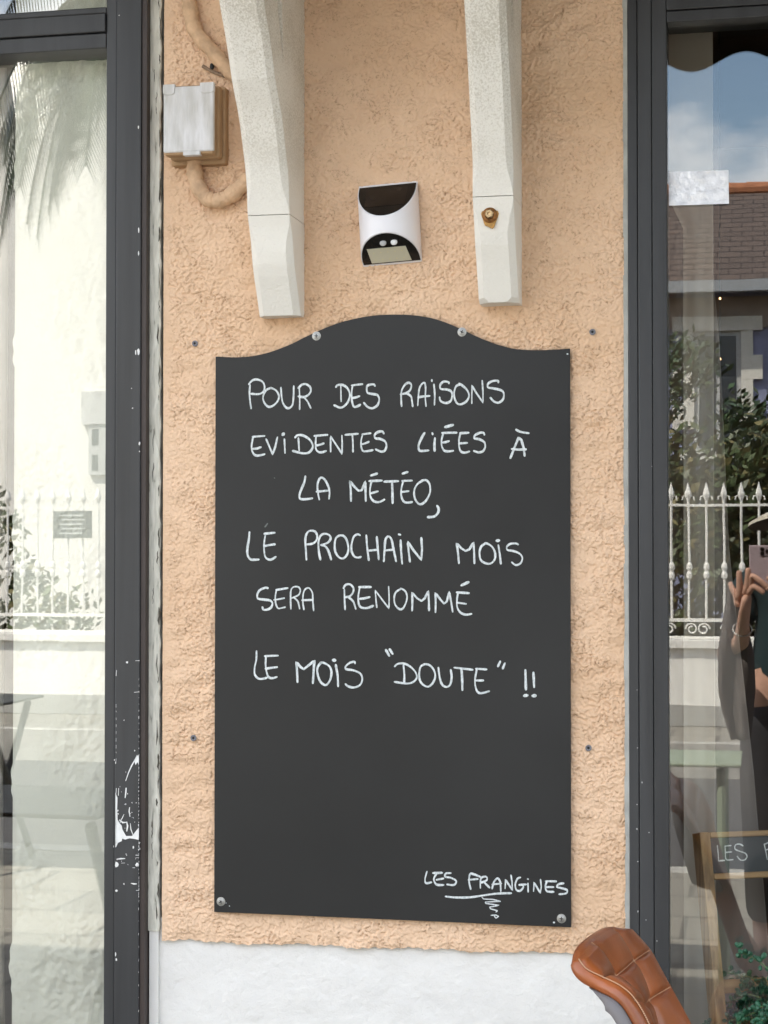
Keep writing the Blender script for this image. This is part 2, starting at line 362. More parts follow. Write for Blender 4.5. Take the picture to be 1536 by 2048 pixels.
MB().box(wl0, x208 - .0005, YG, YG + .006, zr1 - .004, 2.62).build('glass_pane', GLASS, fl)
MB().box(x280 + .0005, P(297.5, 1090, .0).x, -.0165, .07, .0, 2.62).build('side_strip', BROWN, fl)
# paint chipped off the stile (traced from the photo, lies on the wood)
ch = MB(); YC = -.0206
def chip_poly(pts, s=2.934, ox=0, oy=1350):
    q = [P(ox + x / s, oy + y / s, YC) for x, y in pts]
    bmx = [(p.x, p.z) for p in q]; ch.prism(bmx, YC, YC + .0004)
def chip_line(pts, wd, s=2.934, ox=0, oy=1350):
    pts = [(x + random.uniform(-1, 1), y) for x, y in pts]; k = len(pts)
    l, r_ = [], []
    for i, (x, y) in enumerate(pts):
        a = pts[max(0, i - 1)]; c = pts[min(k - 1, i + 1)]; dx, dy = c[0] - a[0], c[1] - a[1]; ln = math.hypot(dx, dy) or 1
        hw = wd / 2 * random.uniform(.55, 1.1) * (.5 if i in (0, k - 1) else 1)
        l.append((x - dy / ln * hw, y + dx / ln * hw)); r_.append((x + dy / ln * hw, y - dx / ln * hw))
    chip_poly(l + r_[::-1], s, ox, oy)
def blob(x, y, rx, ry=None, **k):
    ry = ry or rx
    chip_poly([(x + rx * random.uniform(.6, 1.1) * math.cos(a * math.pi / 4.5), y + ry * random.uniform(.6, 1.1) * math.sin(a * math.pi / 4.5)) for a in range(9)], **k)
chip_poly([(677, 690), (689, 720), (687, 790), (690, 850), (700, 868), (714, 885), (718, 905), (728, 925), (740, 945), (775, 944), (800, 912), (815, 895), (815, 968), (790, 962), (760, 958), (735, 966), (716, 960), (714, 975), (692, 985), (680, 1012), (677, 1010)])
chip_line([(806, 470), (788, 505), (773, 530), (755, 572), (737, 622)], 9); chip_poly([(815, 468), (800, 480), (788, 505), (795, 528), (806, 512), (815, 526)])
chip_line([(741, 662), (739, 690), (734, 722)], 13); chip_line([(696, 664), (693, 708)], 8); chip_line([(682, 664), (680, 712)], 6)
chip_line([(761, 776), (758, 800), (763, 832)], 9); chip_line([(703, 862), (716, 842), (727, 818)], 8); chip_line([(700, 850), (720, 866), (748, 864)], 12)
chip_line([(742, 860), (748, 885), (744, 918)], 11); chip_line([(764, 870), (768, 905), (780, 940)], 7)
chip_line([(684, 1081), (708, 1078), (735, 1077)], 9); blob(684, 1112, 12, 18); chip_line([(712, 1104), (733, 1103)], 6)
chip_line([(796, 1057), (815, 1058)], 9); chip_line([(794, 1073), (815, 1072)], 5); blob(805, 1112, 12, 14); chip_line([(778, 1131), (792, 1131)], 4)
chip_line([(768, 1222), (785, 1226), (802, 1226)], 9); blob(682, 1266, 9, 9); chip_line([(798, 1264), (815, 1264)], 6); blob(727, 1226, 4, 6)
blob(782, 1012, 5, 9); chip_line([(788, 102), (815, 99)], 7); blob(728, 265, 3); blob(790, 444, 3, 5); blob(682, 1670, 6, 8); blob(678, 1640, 4, 14)
for yy in list(range(470, 1340, 23)): chip_line([(815, yy), (814, yy + random.uniform(6, 18))], random.uniform(3, 6))
for yy in range(20, 470, 37): chip_line([(815, yy), (815, yy + random.uniform(4, 16))], random.uniform(2, 5))
for yy in range(170, 520, 40): chip_line([(681, yy), (681, yy + random.uniform(6, 22))], random.uniform(2, 4))
for yy in range(700, 1010, 30): chip_line([(681, yy), (681, yy + random.uniform(8, 26))], random.uniform(3, 8))
for yy in range(1290, 2000, 75): chip_line([(814, yy), (813, yy + random.uniform(3, 16))], random.uniform(2, 5))
for _ in range(46):
    yy = random.gauss(900, 150)
    if random.random() < .5: blob(random.choice([684, 812]) + random.gauss(0, 9), yy, random.uniform(1.5, 4), random.uniform(2, 8))
    else: blob(random.uniform(684, 814), yy, random.uniform(1, 3), random.uniform(1.5, 6))
k2 = dict(s=2.926, ox=0, oy=680)
blob(794, 72, 5, 18, **k2); blob(810, 66, 9, 22, **k2); blob(816, 605, 5, 14, **k2); blob(743, 1886, 8, 7, **k2); chip_line([(792, 1877), (818, 1876)], 6, **k2)
chip_line([(681, 1932), (680, 1966)], 6, **k2); blob(776, 399, 4, **k2); blob(769, 283, 3, **k2); blob(816, 652, 4, 5, **k2)
k1 = dict(s=2.925, ox=0, oy=0)
blob(810, 745, 4, 12, **k1); blob(811, 1345, 4, 22, **k1); blob(811, 1482, 4, 15, **k1); blob(697, 90, 3, 4, **k1)
ch.build('bare_patch', CHIP, fl)['kind'] = 'stuff'
# peeling timber jamb between frame and stucco
jb = MB(); zj0 = P(310, 1862).z; rows = []
for i in range(181):
    z = zj0 + i * (2.62 - zj0) / 180; xr_ = P(319.5 + 1.0 * math.sin(i * .7) + .8 * math.sin(i * 1.9) + random.uniform(-.5, .5), 1090).x; xa_ = P(297.5, 1090, 0).x + .0004
    rows.append([(xa_, .08, z), (xa_, .0, z), (xa_ * .5 + xr_ * .5, -.0012 + random.uniform(-.0003, .0003), z), (xr_ - .002, -.0014, z), (xr_, .0005, z), (xr_, .08, z)])
jb.loops(rows)
jbo = jb.build('jamb', PEEL, cafe)
ck = MB(); rc = random.Random(21)
z = zj0 + .02
while z < 2.5:
    n_k = rc.randint(3, 7); px_ = rc.choice([316.5, 317.5, 318, 315, 311, 306]) ; wv = rc.uniform(.0006, .0018) * (1 if px_ > 314 else .6); ln_ = rc.uniform(.008, .045)
    l, r_ = [], []
    for k in range(n_k + 1):
        x = P(px_ + rc.uniform(-1.3, 1.3), 1090, -.0016).x; w2 = wv * rc.uniform(.2, 1) * (0.1 if k in (0, n_k) else 1); zz = z + ln_ * k / n_k
        l.append((x - w2, zz)); r_.append((x + w2, zz))
    ck.prism(l + r_[::-1], -.0022, -.0005)
    z += ln_ * rc.uniform(1.1, 2.6)
ck.build('paint_crack', mat('crack_shadow', (.075, .065, .05), .95), jbo)['kind'] = 'stuff'
MB().box(P(318, 1090, .012).x, xL + .001, .013, .09, .0, 2.62).build('gap_filler', mat('gap_shadow_mortar', (.10, .09, .075), .95, var=.5, vscale=60), cafe)
MB().box(P(300, 1090, 0).x, P(318, 1090, 0).x, .002, .08, 0, P(310, 1862).z).build('jamb_base', PLASTER, cafe)
# white plastered pier behind the left pane
def inner_fn(nz_, nx_, d, X, Z):
    a = fnoise(nz_, nx_, d, .16, .6, 1.6, 21); b_ = fnoise(nz_, nx_, d, .035, .6, 1.7, 22); c_ = fnoise(nz_, nx_, d, .012, .5, 1.3, 23); m_ = fnoise(nz_, nx_, d, .3, .6, 1, 24)
    return .0022 * a + (.0014 * b_ + .0010 * c_) * sstep(-1, 1.2, m_), np.zeros_like(a)
def inner_edge(X, Z):
    t = (X - X.min()) / (X.max() - X.min()); x0 = P(31, 1000, .055).x
    wob = .004 * np.sin(Z * 17) + .003 * np.sin(Z * 41 + 2) + .0012 * np.sin(Z * 180)
    return x0 + wob * (1 - t) + (X.max() - x0) * t, Z
relief('plaster_pier', P(31, 1000, .055).x, x297 + .03, .1, 2.62, .0035, inner_fn, INNERP, cafe, .055, inner_edge)
MB().box(P(38, 1000, .09).x, x297 + .03, .068, .30, .02, 2.62).build('pier_core', INNERP, cafe)

# --- right shop window
x1258, x1335 = P(1258, 1090).x, P(1336, 1090).x
wr1 = 1.2
fr = MB()
fr.box(x1258, P(1277.5, 1090).x, -.004, .07, 0, 2.62).box(P(1278.3, 1090).x, P(1306, 1090).x, -.0075, .07, 0, 2.62).box(P(1306.8, 1090).x, x1335, -.006, .07, 0, 2.62)
zt0, zta = P(1430, 40).z, P(1430, 18).z
fr.box(x1335 + .0005, wr1, -.004, .07, zt0, zta).box(x1335 + .0005, wr1, -.0075, .07, zta + .001, 2.62)
fr.box(x1335 + .0005, wr1, -.006, .07, 0, .25).box(wr1 + .0005, wr1 + .07, -.006, .07, 0, 2.62)
frr = fr.build('window_frame', FRAME, cafe, bevel=.0015)
MB().box(x1335 + .0005, wr1, YG, YG + .006, .25, zt0 + .004).build('glass_pane', GLASS2, frr)
cb = MB()
for i in range(60):
    z0, z1 = zB - .02 + i * (2.62 - zB) / 60, zB - .02 + (i + 1) * (2.62 - zB) / 60
    cb.box(P(1249 + random.uniform(-1.6, .8), 1090).x, x1258 - .0004, -.0025 + random.uniform(-.001, .0012), .05, z0, z1)
cb.build('mortar_edge', CAULK, cafe)
cs = MB()
YCR = -.0078
def scuff(x, y, rr):
    p = P(x, y, YCR); cs.prism([(p.x + rr * random.uniform(.5, 1.2) * math.cos(a), p.z + rr * random.uniform(.5, 1.2) * math.sin(a)) for a in [i * math.pi / 3 for i in range(6)]], YCR - .0002, YCR)
for x, y, rr in [(1284, 1565, .0016), (1276, 1823, .0022), (1274, 1609, .0012), (1274, 1658, .002), (1298, 1665, .0012), (1276, 1723, .0014), (1314, 1882, .0012), (1275, 1496, .0012), (1304, 933, .001), (1274, 1380, .0009), (1292, 1840, .0012)]: scuff(x, y, rr)
cs.build('scuff_mark', mat('scuff_grey', (.45, .45, .44), .7), frr)['kind'] = 'stuff'

# --- corbels carrying the eaves
def corbel(xw, side, leftpts, chw, joint_py, bottom_py, groove_py, cut):
    # side: photo points of the right arris on the plane x = xw -> (y, z) profile; width from leftpts
    prof = [PX(px, py, xw) for px, py in side]
    prof = sorted([(p.z, p.y) for p in prof])
    zs = sorted(set([z for z, y in prof] + [PX(1000, 1, xw).z for _ in ()]))
    ZZ = np.array([z for z, y in prof]); YY = np.array([y for z, y in prof])
    wd = []
    for (px, py) in leftpts:
        zc = None
        yk = np.interp(P(px, py, -.1).z, ZZ, YY); p = P(px, py, float(yk)); yk = np.interp(p.z, ZZ, YY); p = P(px, py, float(yk)); wd.append(xw - p.x)
    W = float(np.median(wd))
    x0 = xw - W
    zj = float(PX(joint_py[0], joint_py[1], xw).z); zb = ZZ[0]
    top_z = 2.6985
    sl = (YY[-1] - YY[-3]) / (ZZ[-1] - ZZ[-3])
    def yf(z): return float(np.interp(z, ZZ, YY)) if z <= ZZ[-1] else float(YY[-1] + sl * (z - ZZ[-1]))
    zg = float(P(groove_py[0], groove_py[1], -.09).z)
    def ch_(z):
        d = abs(z - zj); return chw * min(1, max(0.02, (d - .008) / .04))
    def section(z, inset=0.0):
        y = yf(z); c = ch_(z) + inset
        g = max(0, z - zg) * .30
        yb = y * .62 - .001; yb = max(y + .05, min(-.035, yb)); ya = min(-.032, yb + g); dpt = .007 if g > 0 else 0
        if g <= 0: ya = yb = y * .5
        return [(xw, .02, z), (xw, ya, z), (xw - dpt, ya, z), (xw - dpt, yb, z), (xw, yb, z), (xw, y + c, z), (xw - c, y, z), (x0 + c, y, z), (x0, y + c, z), (x0, .02, z)]
    up_z = [zj + .0006] + [zj + .0006 + i * .02 for i in range(1, int((top_z - zj) / .02))] + [top_z]
    lo_z = [zb + cut] + list(np.arange(zb + cut + .02, zj - .01, .02)) + [zj - .0006]
    m_ = MB(); m_.loops([section(z) for z in up_z]); 
    lo = [section(z) for z in lo_z]
    if cut > .001:
        lo = [section(zb + .0005, cut)] + lo
    m_.loops(lo)
    core = MB()
    return m_, (x0, W, zb, zj, yf)
xw1 = P(608.3, 300).x
m_, i1 = corbel(xw1, [(524, 0), (536, 73), (547.6, 160), (560, 228), (571, 325), (576, 386), (579, 426), (582, 461), (583.5, 502), (586, 536), (592.8, 585), (598.5, 630)],
               [(462, 160), (474, 237), (487, 335), (495, 425), (500, 527), (512, 600)], .0105, (579, 428), None, (577, 146), .0)
c1 = m_.build('corbel', STONE, cafe)
MB().box(xw1 - i1[1] + .004, xw1 - .004, i1[4](i1[3]) + .004, -.01, i1[3] - .002, i1[3] + .002).build('mortar_joint', DARK, c1)
xw2 = P(1043, 300).x
m_, i2 = corbel(xw2, [(1010, 0), (1014, 78), (1019, 187), (1024.5, 312), (1026.3, 382), (1027, 414), (1028.5, 476), (1031.5, 523), (1035, 586), (1036, 604)],
               [(932, 109), (940, 226), (945, 320), (946, 395), (947, 492), (951, 570)], .0105, (1026, 390), None, (1030, 85), .008)
c2 = m_.build('corbel', STONE, cafe)
MB().box(xw2 - i2[1] + .004, xw2 - .004, i2[4](i2[3]) + .004, -.01, i2[3] - .002, i2[3] + .002).build('mortar_joint', DARK, c2)
yb = i2[4](P(980, 432, -.09).z)
pb = P(980, 432, yb)
st = [(pb.x + (.0135 + .002 * math.sin(3 * a)) * math.cos(a) * (1 if math.sin(a) > 0 else 1.0), pb.z + (.0135 if math.sin(a) > 0 else .019 + .002 * math.cos(5 * a)) * math.sin(a)) for a in [i * math.pi / 12 for i in range(24)]]
MB().prism(st, yb - .0012, yb + .004).build('rust_stain', RUSTSTAIN, c2)
MB().lathe((pb.x, yb - .001, pb.z + .001), [(.0125, 0), (.0125, .0015), (.0095, .0045), (.0075, .005), (.0070, .0025), (.004, .002)], (0, -1, 0), 22).build('bolt', [RUST], c2, smooth=True)
hx = MB(); hx.loops([[(pb.x + r_ * math.cos(a), y_, pb.z + .002 + r_ * math.sin(a)) for a in [k * math.pi / 3 + .2 for k in range(6)]] for r_, y_ in [(.0072, yb - .004), (.0072, yb - .0095), (.0058, yb - .0108), (.0035, yb - .0108), (.003, yb - .007)]])
hx.build('bolt_head', BRASS, c2)

# ------------------------------------------------------------------ chalkboard with handwriting
YBF = -.0085
cbd = thing('chalkboard', 'tall black chalkboard with arched top and white handwriting, screwed to the peach wall', 'chalkboard', P(785, 1840, -.004))
top = [(431, 713), (470, 714.5), (505, 712), (540, 704), (580, 689), (610, 674), (650, 656), (690, 642), (740, 632), (790, 629), (840, 632), (880, 641), (920, 657), (960, 676), (1000, 691), (1040, 699), (1090, 700), (1140, 697)]
ol = catmull(top, 5) + [(1142, 1855), (428, 1824)]
pts = [P(x, y, YBF) for x, y in ol]
MB().prism([(p.x, p.z) for p in pts], YBF, YBF + .005).build('board_panel', BOARD, cbd, bevel=.0007)
def screw(mb, r_=.0058):
    mb.lathe((0, 0, 0), [(r_ * 1.3, 0), (r_ * 1.3, .0007), (r_ * 1.02, .0009), (r_, .0016), (r_ * .85, .0022), (0, .0023)], (0, -1, 0), 18)
    return mb
s0 = None
for (x, y) in [(633, 672), (924, 664), (442, 1803), (1123, 1837)]:
    p = P(x, y, YBF)
    if s0 is None:
        s0 = screw(MB()).build('screw', STEEL, cbd, smooth=True, loc=p); s0['label'] = 'steel cross-head screw'
        cr_ = MB().box(-.0030, .0030, -.0025, -.0015, -.0007, .0007).box(-.0007, .0007, -.0026, -.0015, -.0030, .0030).build('screw_slot', DARK, s0)
    else:
        c = s0.copy(); C.objects.link(c); c.location = p - cbd.location
        d_ = cr_.copy(); C.objects.link(d_); d_.parent = c; d_.rotation_euler = (0, random.uniform(0, 1.5), 0)
dm = MB()
for x, y, r_ in [(1108, 1845, .0018), (1135, 708, .0016), (459, 1812, .001), (452, 1806, .0008)]:
    p = P(x, y, YBF - .0003); dm.ell(p, r_, .0005, r_, 8, 4)
dm.build('paint_spot', INK, cbd)
INKW = random.Random(3)
def strokes(name, data, scale=4.6545, Y=YBF - .0004, ox=0, oy=0, wmul=1.0, parent=None, label=None, mat_=None, proj=P):
    mb = MB()
    for st in data:
        kind = 'c'; wd = None
        if isinstance(st[0], str): kind = st[0]; st = st[1:]
        if isinstance(st[0], (int, float)): wd = st[0]; st = st[1:]
        q = [(ox + x / scale, oy + y / scale) for x, y in st]
        q = catmull(q, 7) if kind == 'c' else [(q[i][0] + (q[i + 1][0] - q[i][0]) * k / 6, q[i][1] + (q[i + 1][1] - q[i][1]) * k / 6) for i in range(len(q) - 1) for k in range(6)] + [q[-1]]
        base = INKW.uniform(3.1, 3.9); k = len(q); l, r_ = [], []
        for i, (x, y) in enumerate(q):
            a = q[max(0, i - 1)]; c = q[min(k - 1, i + 1)]; dx, dy = c[0] - a[0], c[1] - a[1]; ln = math.hypot(dx, dy) or 1
            ww = (wd if wd else base + 1.5 * abs(dx) / ln) * wmul * .88 * (1 + .12 * math.sin(i * .31 + base * 9))
            ww *= 1 + .06 * math.sin(i * .9 + x)
            hw = ww / 2 * (.82 if i in (0, k - 1) else 1)
            l.append(proj(x - dy / ln * hw, y + dx / ln * hw, Y)); r_.append(proj(x + dy / ln * hw, y - dx / ln * hw, Y))
        mb.loops([[a, c] for a, c in zip(l, r_)], cap=False, closed=False)
        for e0, e1, s_ in ((l[0], r_[0], q[0]), (l[-1], r_[-1], q[-1])):         # rounded pen ends
            m0 = (e0 + e1) / 2; rr = (e0 - e1).length / 2
            mb.add([m0 + Vector((math.cos(a) * rr, 0, math.sin(a) * rr)) + Vector((0, -.00004, 0)) for a in [k_ * math.pi / 5 for k_ in range(10)]], [tuple(range(10))])
        Y -= .000012                                                              # later strokes lie over earlier ones
    o = mb.build(name, mat_ or INK, parent)
    if label: o['label'] = label
    return o
def off(data, dx, dy):      # crop offset in crop pixels
    return [tuple((p[0] + dx, p[1] + dy) if isinstance(p, tuple) else p for p in st) for st in data]
k_ = 4.6545
A1 = [[(140, 185), (135, 260), (140, 330), (150, 405)], [(128, 180), (160, 145), (205, 135), (255, 155), (275, 200), (265, 245), (225, 270), (150, 268)],
      [(330, 215), (290, 235), (262, 290), (270, 345), (310, 388), (360, 375), (400, 330), (408, 285), (385, 240), (345, 217), (325, 215)],
      [(428, 210), (432, 280), (445, 350), (475, 395), (505, 400), (535, 370), (545, 290), (547, 195)],
      [(598, 210), (602, 310), (602, 412)], [(590, 215), (620, 185), (660, 178), (698, 205), (705, 245), (680, 280), (640, 298), (590, 292)], [(640, 298), (675, 340), (705, 400)],
      [(985, 195), (988, 340)], [(940, 205), (955, 188), (1000, 185), (1045, 215), (1068, 270), (1055, 335), (1020, 380), (980, 397), (925, 375)],
      [(1085, 190), (1185, 178)], [(1095, 190), (1085, 260), (1088, 330), (1105, 385), (1130, 388), (1165, 370)], [(1085, 308), (1120, 303), (1158, 290)],
      [(1303, 195), (1290, 180), (1240, 188), (1226, 215), (1235, 258), (1280, 270), (1325, 280), (1342, 320), (1325, 375), (1280, 402), (1235, 390), (1200, 352)]]
B1 = [[(155, 385), (150, 310), (155, 240), (185, 185), (220, 165), (245, 185), (235, 230), (200, 260), (145, 272)], [(200, 262), (240, 290), (250, 330), (258, 385)],
      [(305, 378), (310, 300), (320, 220), (345, 175), (370, 168), (378, 220), (375, 300), (382, 385)], [(310, 300), (360, 292), (415, 288)],
      [(455, 180), (463, 270), (460, 372)], [4.2, (436, 138), (437, 152)],
      [(595, 172), (588, 158), (545, 155), (515, 185), (520, 222), (575, 228), (615, 245), (625, 285), (610, 335), (565, 354), (518, 335), (508, 300)],
      [(705, 180), (665, 195), (645, 245), (645, 300), (670, 355), (710, 365), (760, 335), (782, 285), (765, 235), (725, 195), (690, 172)],
      ['l', (808, 358), (808, 280), (810, 192), (850, 260), (912, 350), (912, 260), (905, 145)],
      [(1055, 165), (1050, 147), (1000, 150), (960, 175), (960, 208), (1010, 218), (1080, 235), (1105, 265), (1100, 315), (1060, 350), (1015, 340), (982, 305)]]
A2 = [[(165, 668), (275, 660)], [(170, 665), (155, 745), (160, 800), (185, 838), (225, 842), (275, 830)], [(155, 780), (200, 778), (240, 765)],
      ['l', (290, 690), (320, 760), (350, 830), (375, 760), (395, 672)], [(460, 690), (463, 760), (466, 820)], [7, (444, 650), (452, 640)],
      [(590, 680), (597, 795)], [(560, 675), (580, 655), (630, 655), (690, 690), (722, 740), (715, 785), (680, 818), (620, 820), (540, 800)],
      [(740, 660), (860, 650)], [(755, 660), (750, 730), (755, 785), (780, 810), (810, 812), (848, 800)], [(752, 750), (790, 742), (825, 730)],
      ['l', (890, 808), (890, 735), (890, 665), (940, 740), (996, 825), (998, 740), (995, 655)],
      [(1028, 650), (1145, 640)], [(1092, 645), (1097, 720), (1098, 808)],
      [(1185, 645), (1262, 635)], [(1190, 640), (1175, 700), (1175, 760), (1192, 800), (1230, 802), (1282, 792)], [(1172, 740), (1210, 730), (1245, 715)],
      [(1385, 638), (1370, 618), (1330, 625), (1300, 652), (1308, 682), (1350, 688), (1395, 710), (1410, 750), (1395, 795), (1360, 806), (1310, 785)]]
B2 = [[5, (368, 632), (340, 680), (315, 740), (315, 785), (335, 800), (405, 795)], [5.2, (465, 680), (460, 740), (462, 800)], [4, (440, 632), (444, 648)],
      [6, (560, 578), (632, 558)], [(530, 632), (665, 630)], [(545, 632), (528, 690), (528, 750), (550, 795), (590, 804), (635, 798)], [(535, 722), (565, 718), (595, 708)],
      [(700, 635), (778, 630)], [(705, 630), (690, 690), (690, 755), (705, 802), (740, 816), (785, 805)], [(690, 730), (765, 725)],
      [(925, 650), (918, 632), (880, 632), (838, 655), (832, 682), (880, 692), (925, 720), (932, 765), (910, 803), (870, 813), (828, 800)],
      [(1222, 602), (1260, 622), (1338, 635)], ['l', 5.5, (1168, 865), (1205, 770), (1243, 675), (1270, 700), (1290, 770), (1300, 845)], [(1180, 782), (1240, 787), (1310, 785)]]
A3 = [[5, (655, 105), (645, 160), (620, 220), (600, 280), (610, 315), (660, 318), (720, 310)], [(785, 322), (770, 245), (770, 170), (795, 120), (830, 130), (865, 190), (880, 250), (875, 315)], [(760, 248), (870, 238)],
      ['l', 5, (1080, 335), (1078, 240), (1070, 150), (1110, 200), (1150, 240), (1180, 235), (1213, 155), (1215, 240), (1218, 335)],
      [6, (1265, 98), (1322, 80)], [(1250, 150), (1365, 145)], [(1270, 155), (1258, 220), (1260, 290), (1290, 335), (1340, 345), (1390, 322)], [(1270, 262), (1330, 245)],
      [5, (1390, 155), (1520, 150)], [5, (1462, 155), (1465, 250), (1467, 355)]]
B3 = [[6, (165, 80), (210, 65)], [5, (160, 148), (250, 145)], [(170, 150), (152, 220), (152, 290), (175, 340), (210, 350), (250, 345)], [5, (150, 252), (220, 243)],
      [(350, 145), (300, 180), (272, 240), (278, 310), (310, 358), (345, 362), (390, 320), (420, 250), (415, 180), (385, 142), (340, 145)], [5.5, (485, 380), (500, 410), (490, 450), (455, 480), (400, 485)]]
A4 = [[5, (135, 625), (128, 700), (115, 780), (118, 840), (145, 878), (180, 882), (222, 880)], [(275, 640), (370, 630)], [(285, 640), (272, 720), (272, 800), (285, 860), (330, 882), (380, 855)], [(275, 755), (320, 745), (370, 738)],
      [4.6, (665, 882), (660, 800), (655, 690), (670, 635), (700, 612), (745, 620), (765, 660), (755, 705), (720, 732), (660, 740)],
      [4.6, (795, 880), (780, 800), (778, 710), (800, 655), (840, 640), (880, 655), (888, 690), (860, 725), (800, 745)], [4.8, (800, 745), (840, 757), (870, 800), (895, 880)],
      [4.6, (975, 655), (940, 680), (928, 740), (935, 810), (970, 860), (1010, 868), (1045, 830), (1055, 770), (1040, 700), (1010, 660), (970, 655)],
      [4.6, (1165, 655), (1140, 645), (1105, 670), (1085, 740), (1085, 800), (1110, 850), (1145, 862), (1172, 855)],
      [4.6, (1222, 655), (1230, 760), (1245, 885)], [4.6, (1320, 668), (1328, 770), (1338, 880)], [(1240, 798), (1330, 788)],
      [4.8, (1385, 897), (1392, 800), (1400, 700), (1425, 665), (1455, 690), (1475, 780), (1500, 897)], [(1400, 795), (1475, 788)]]
B4 = [[4.6, (145, 700), (150, 800), (160, 920)], [5, (127, 645), (143, 650)], ['l', 5, (232, 900), (220, 800), (212, 715), (270, 800), (338, 885), (345, 780), (338, 680)],
      ['l', 5, (688, 915), (680, 820), (668, 730), (710, 775), (750, 800), (785, 785), (823, 722), (830, 820), (832, 915)],
      [4.6, (935, 730), (895, 760), (880, 820), (890, 880), (925, 910), (980, 918), (1020, 880), (1025, 820), (1000, 765), (960, 735), (930, 728)],
      [4.4, (1055, 745), (1068, 830), (1078, 918)], [6.5, (1042, 705), (1062, 702)],
      [(1240, 740), (1215, 730), (1165, 735), (1135, 760), (1140, 790), (1190, 800), (1245, 820), (1278, 860), (1265, 910), (1220, 932), (1180, 905)]]
A5 = [[(305, 215), (280, 212), (230, 235), (208, 275), (215, 312), (270, 322), (325, 330), (348, 355), (335, 395), (300, 415), (265, 415), (255, 392)],
      [(385, 232), (490, 215)], [3.4, (385, 235), (375, 300), (380, 360), (400, 402), (435, 400), (468, 392)], [3.4, (362, 325), (410, 318), (460, 308)],
      [3.4, (520, 410), (518, 330), (520, 240), (545, 205), (590, 205), (608, 235), (595, 275), (560, 295), (520, 310)], [3.4, (545, 300), (585, 340), (602, 408)],
      [3.4, (642, 415), (632, 350), (635, 270), (655, 225), (690, 215), (720, 260), (725, 340), (732, 425)], [4.4, (625, 328), (720, 325)],
      [(1025, 415), (1020, 320), (1018, 225)], [(1010, 215), (1030, 185), (1070, 180), (1100, 210), (1100, 250), (1070, 290), (1020, 300)], [(1060, 302), (1100, 340), (1125, 410)],
      [5, (1155, 205), (1265, 205)], [(1160, 210), (1148, 290), (1152, 360), (1175, 395), (1230, 400), (1285, 380)], [(1160, 315), (1205, 310), (1255, 298)],
      ['l', 3.2, (1320, 395), (1312, 320), (1305, 235), (1360, 310), (1433, 405), (1435, 310), (1430, 200)]]
B5 = [[(150, 220), (100, 255), (85, 310), (95, 370), (130, 408), (165, 405), (195, 350), (205, 290), (185, 240), (145, 218)],
      ['l', 4.6, (252, 425), (255, 340), (252, 258), (300, 310), (340, 335), (370, 310), (403, 242), (408, 330), (410, 422)],
      ['l', 4.6, (470, 440), (472, 350), (470, 262), (515, 320), (550, 360), (575, 340), (598, 252), (615, 340), (630, 435)],
      [6, (710, 190), (776, 160)], [(668, 255), (780, 262)], [(680, 260), (670, 320), (672, 390), (700, 440), (750, 462), (805, 455)], [(672, 350), (755, 362)]]
A6 = [[(200, 800), (198, 880), (182, 960), (185, 1020), (215, 1055), (250, 1060), (295, 1050)], [5, (278, 848), (400, 843)], [(288, 850), (285, 930), (295, 1000), (315, 1045), (350, 1053), (388, 1042)], [(285, 965), (335, 958), (392, 950)],
      ['l', 5.4, (582, 1090), (578, 1000), (572, 905), (610, 950), (640, 970), (690, 930), (738, 892), (732, 990), (725, 1100)],
      [4.8, (800, 910), (770, 950), (768, 1010), (795, 1085), (845, 1118), (885, 1070), (898, 1000), (880, 945), (830, 912), (795, 910)],
      [5, (938, 930), (955, 1030), (960, 1130)], [7, (912, 885), (932, 888)],
      [(1118, 918), (1112, 902), (1070, 910), (1030, 945), (1037, 970), (1100, 980), (1165, 1010), (1185, 1060), (1165, 1115), (1110, 1140), (1055, 1130), (1028, 1108)],
      [5.4, (1405, 790), (1436, 846)], [5.4, (1440, 785), (1468, 828)]]
B6 = [[4.6, (172, 930), (180, 1020), (178, 1100)], [(90, 945), (120, 920), (180, 918), (240, 950), (285, 1000), (295, 1050), (260, 1090), (200, 1103), (90, 1088)],
      [4.4, (365, 925), (330, 950), (318, 1020), (330, 1085), (370, 1125), (410, 1130), (450, 1090), (468, 1030), (450, 970), (410, 930), (360, 922)],
      [4.6, (497, 955), (508, 1040), (530, 1110), (570, 1135), (605, 1115), (620, 1050), (612, 975)],
      [5, (645, 955), (815, 975)], [5, (712, 965), (718, 1060), (720, 1165)],
      [4.8, (845, 965), (945, 972)], [(855, 970), (840, 1050), (840, 1120), (860, 1178), (895, 1193), (970, 1175)], [4.8, (845, 1075), (915, 1075)],
      [5, (1073, 897), (1052, 943)], [5, (1116, 914), (1096, 963)],
      [5.6, (1307, 978), (1312, 1158)], [6.5, (1295, 1217), (1326, 1213)], [5.4, (1382, 1002), (1388, 1138)], [7.5, (1374, 1218), (1398, 1216)]]
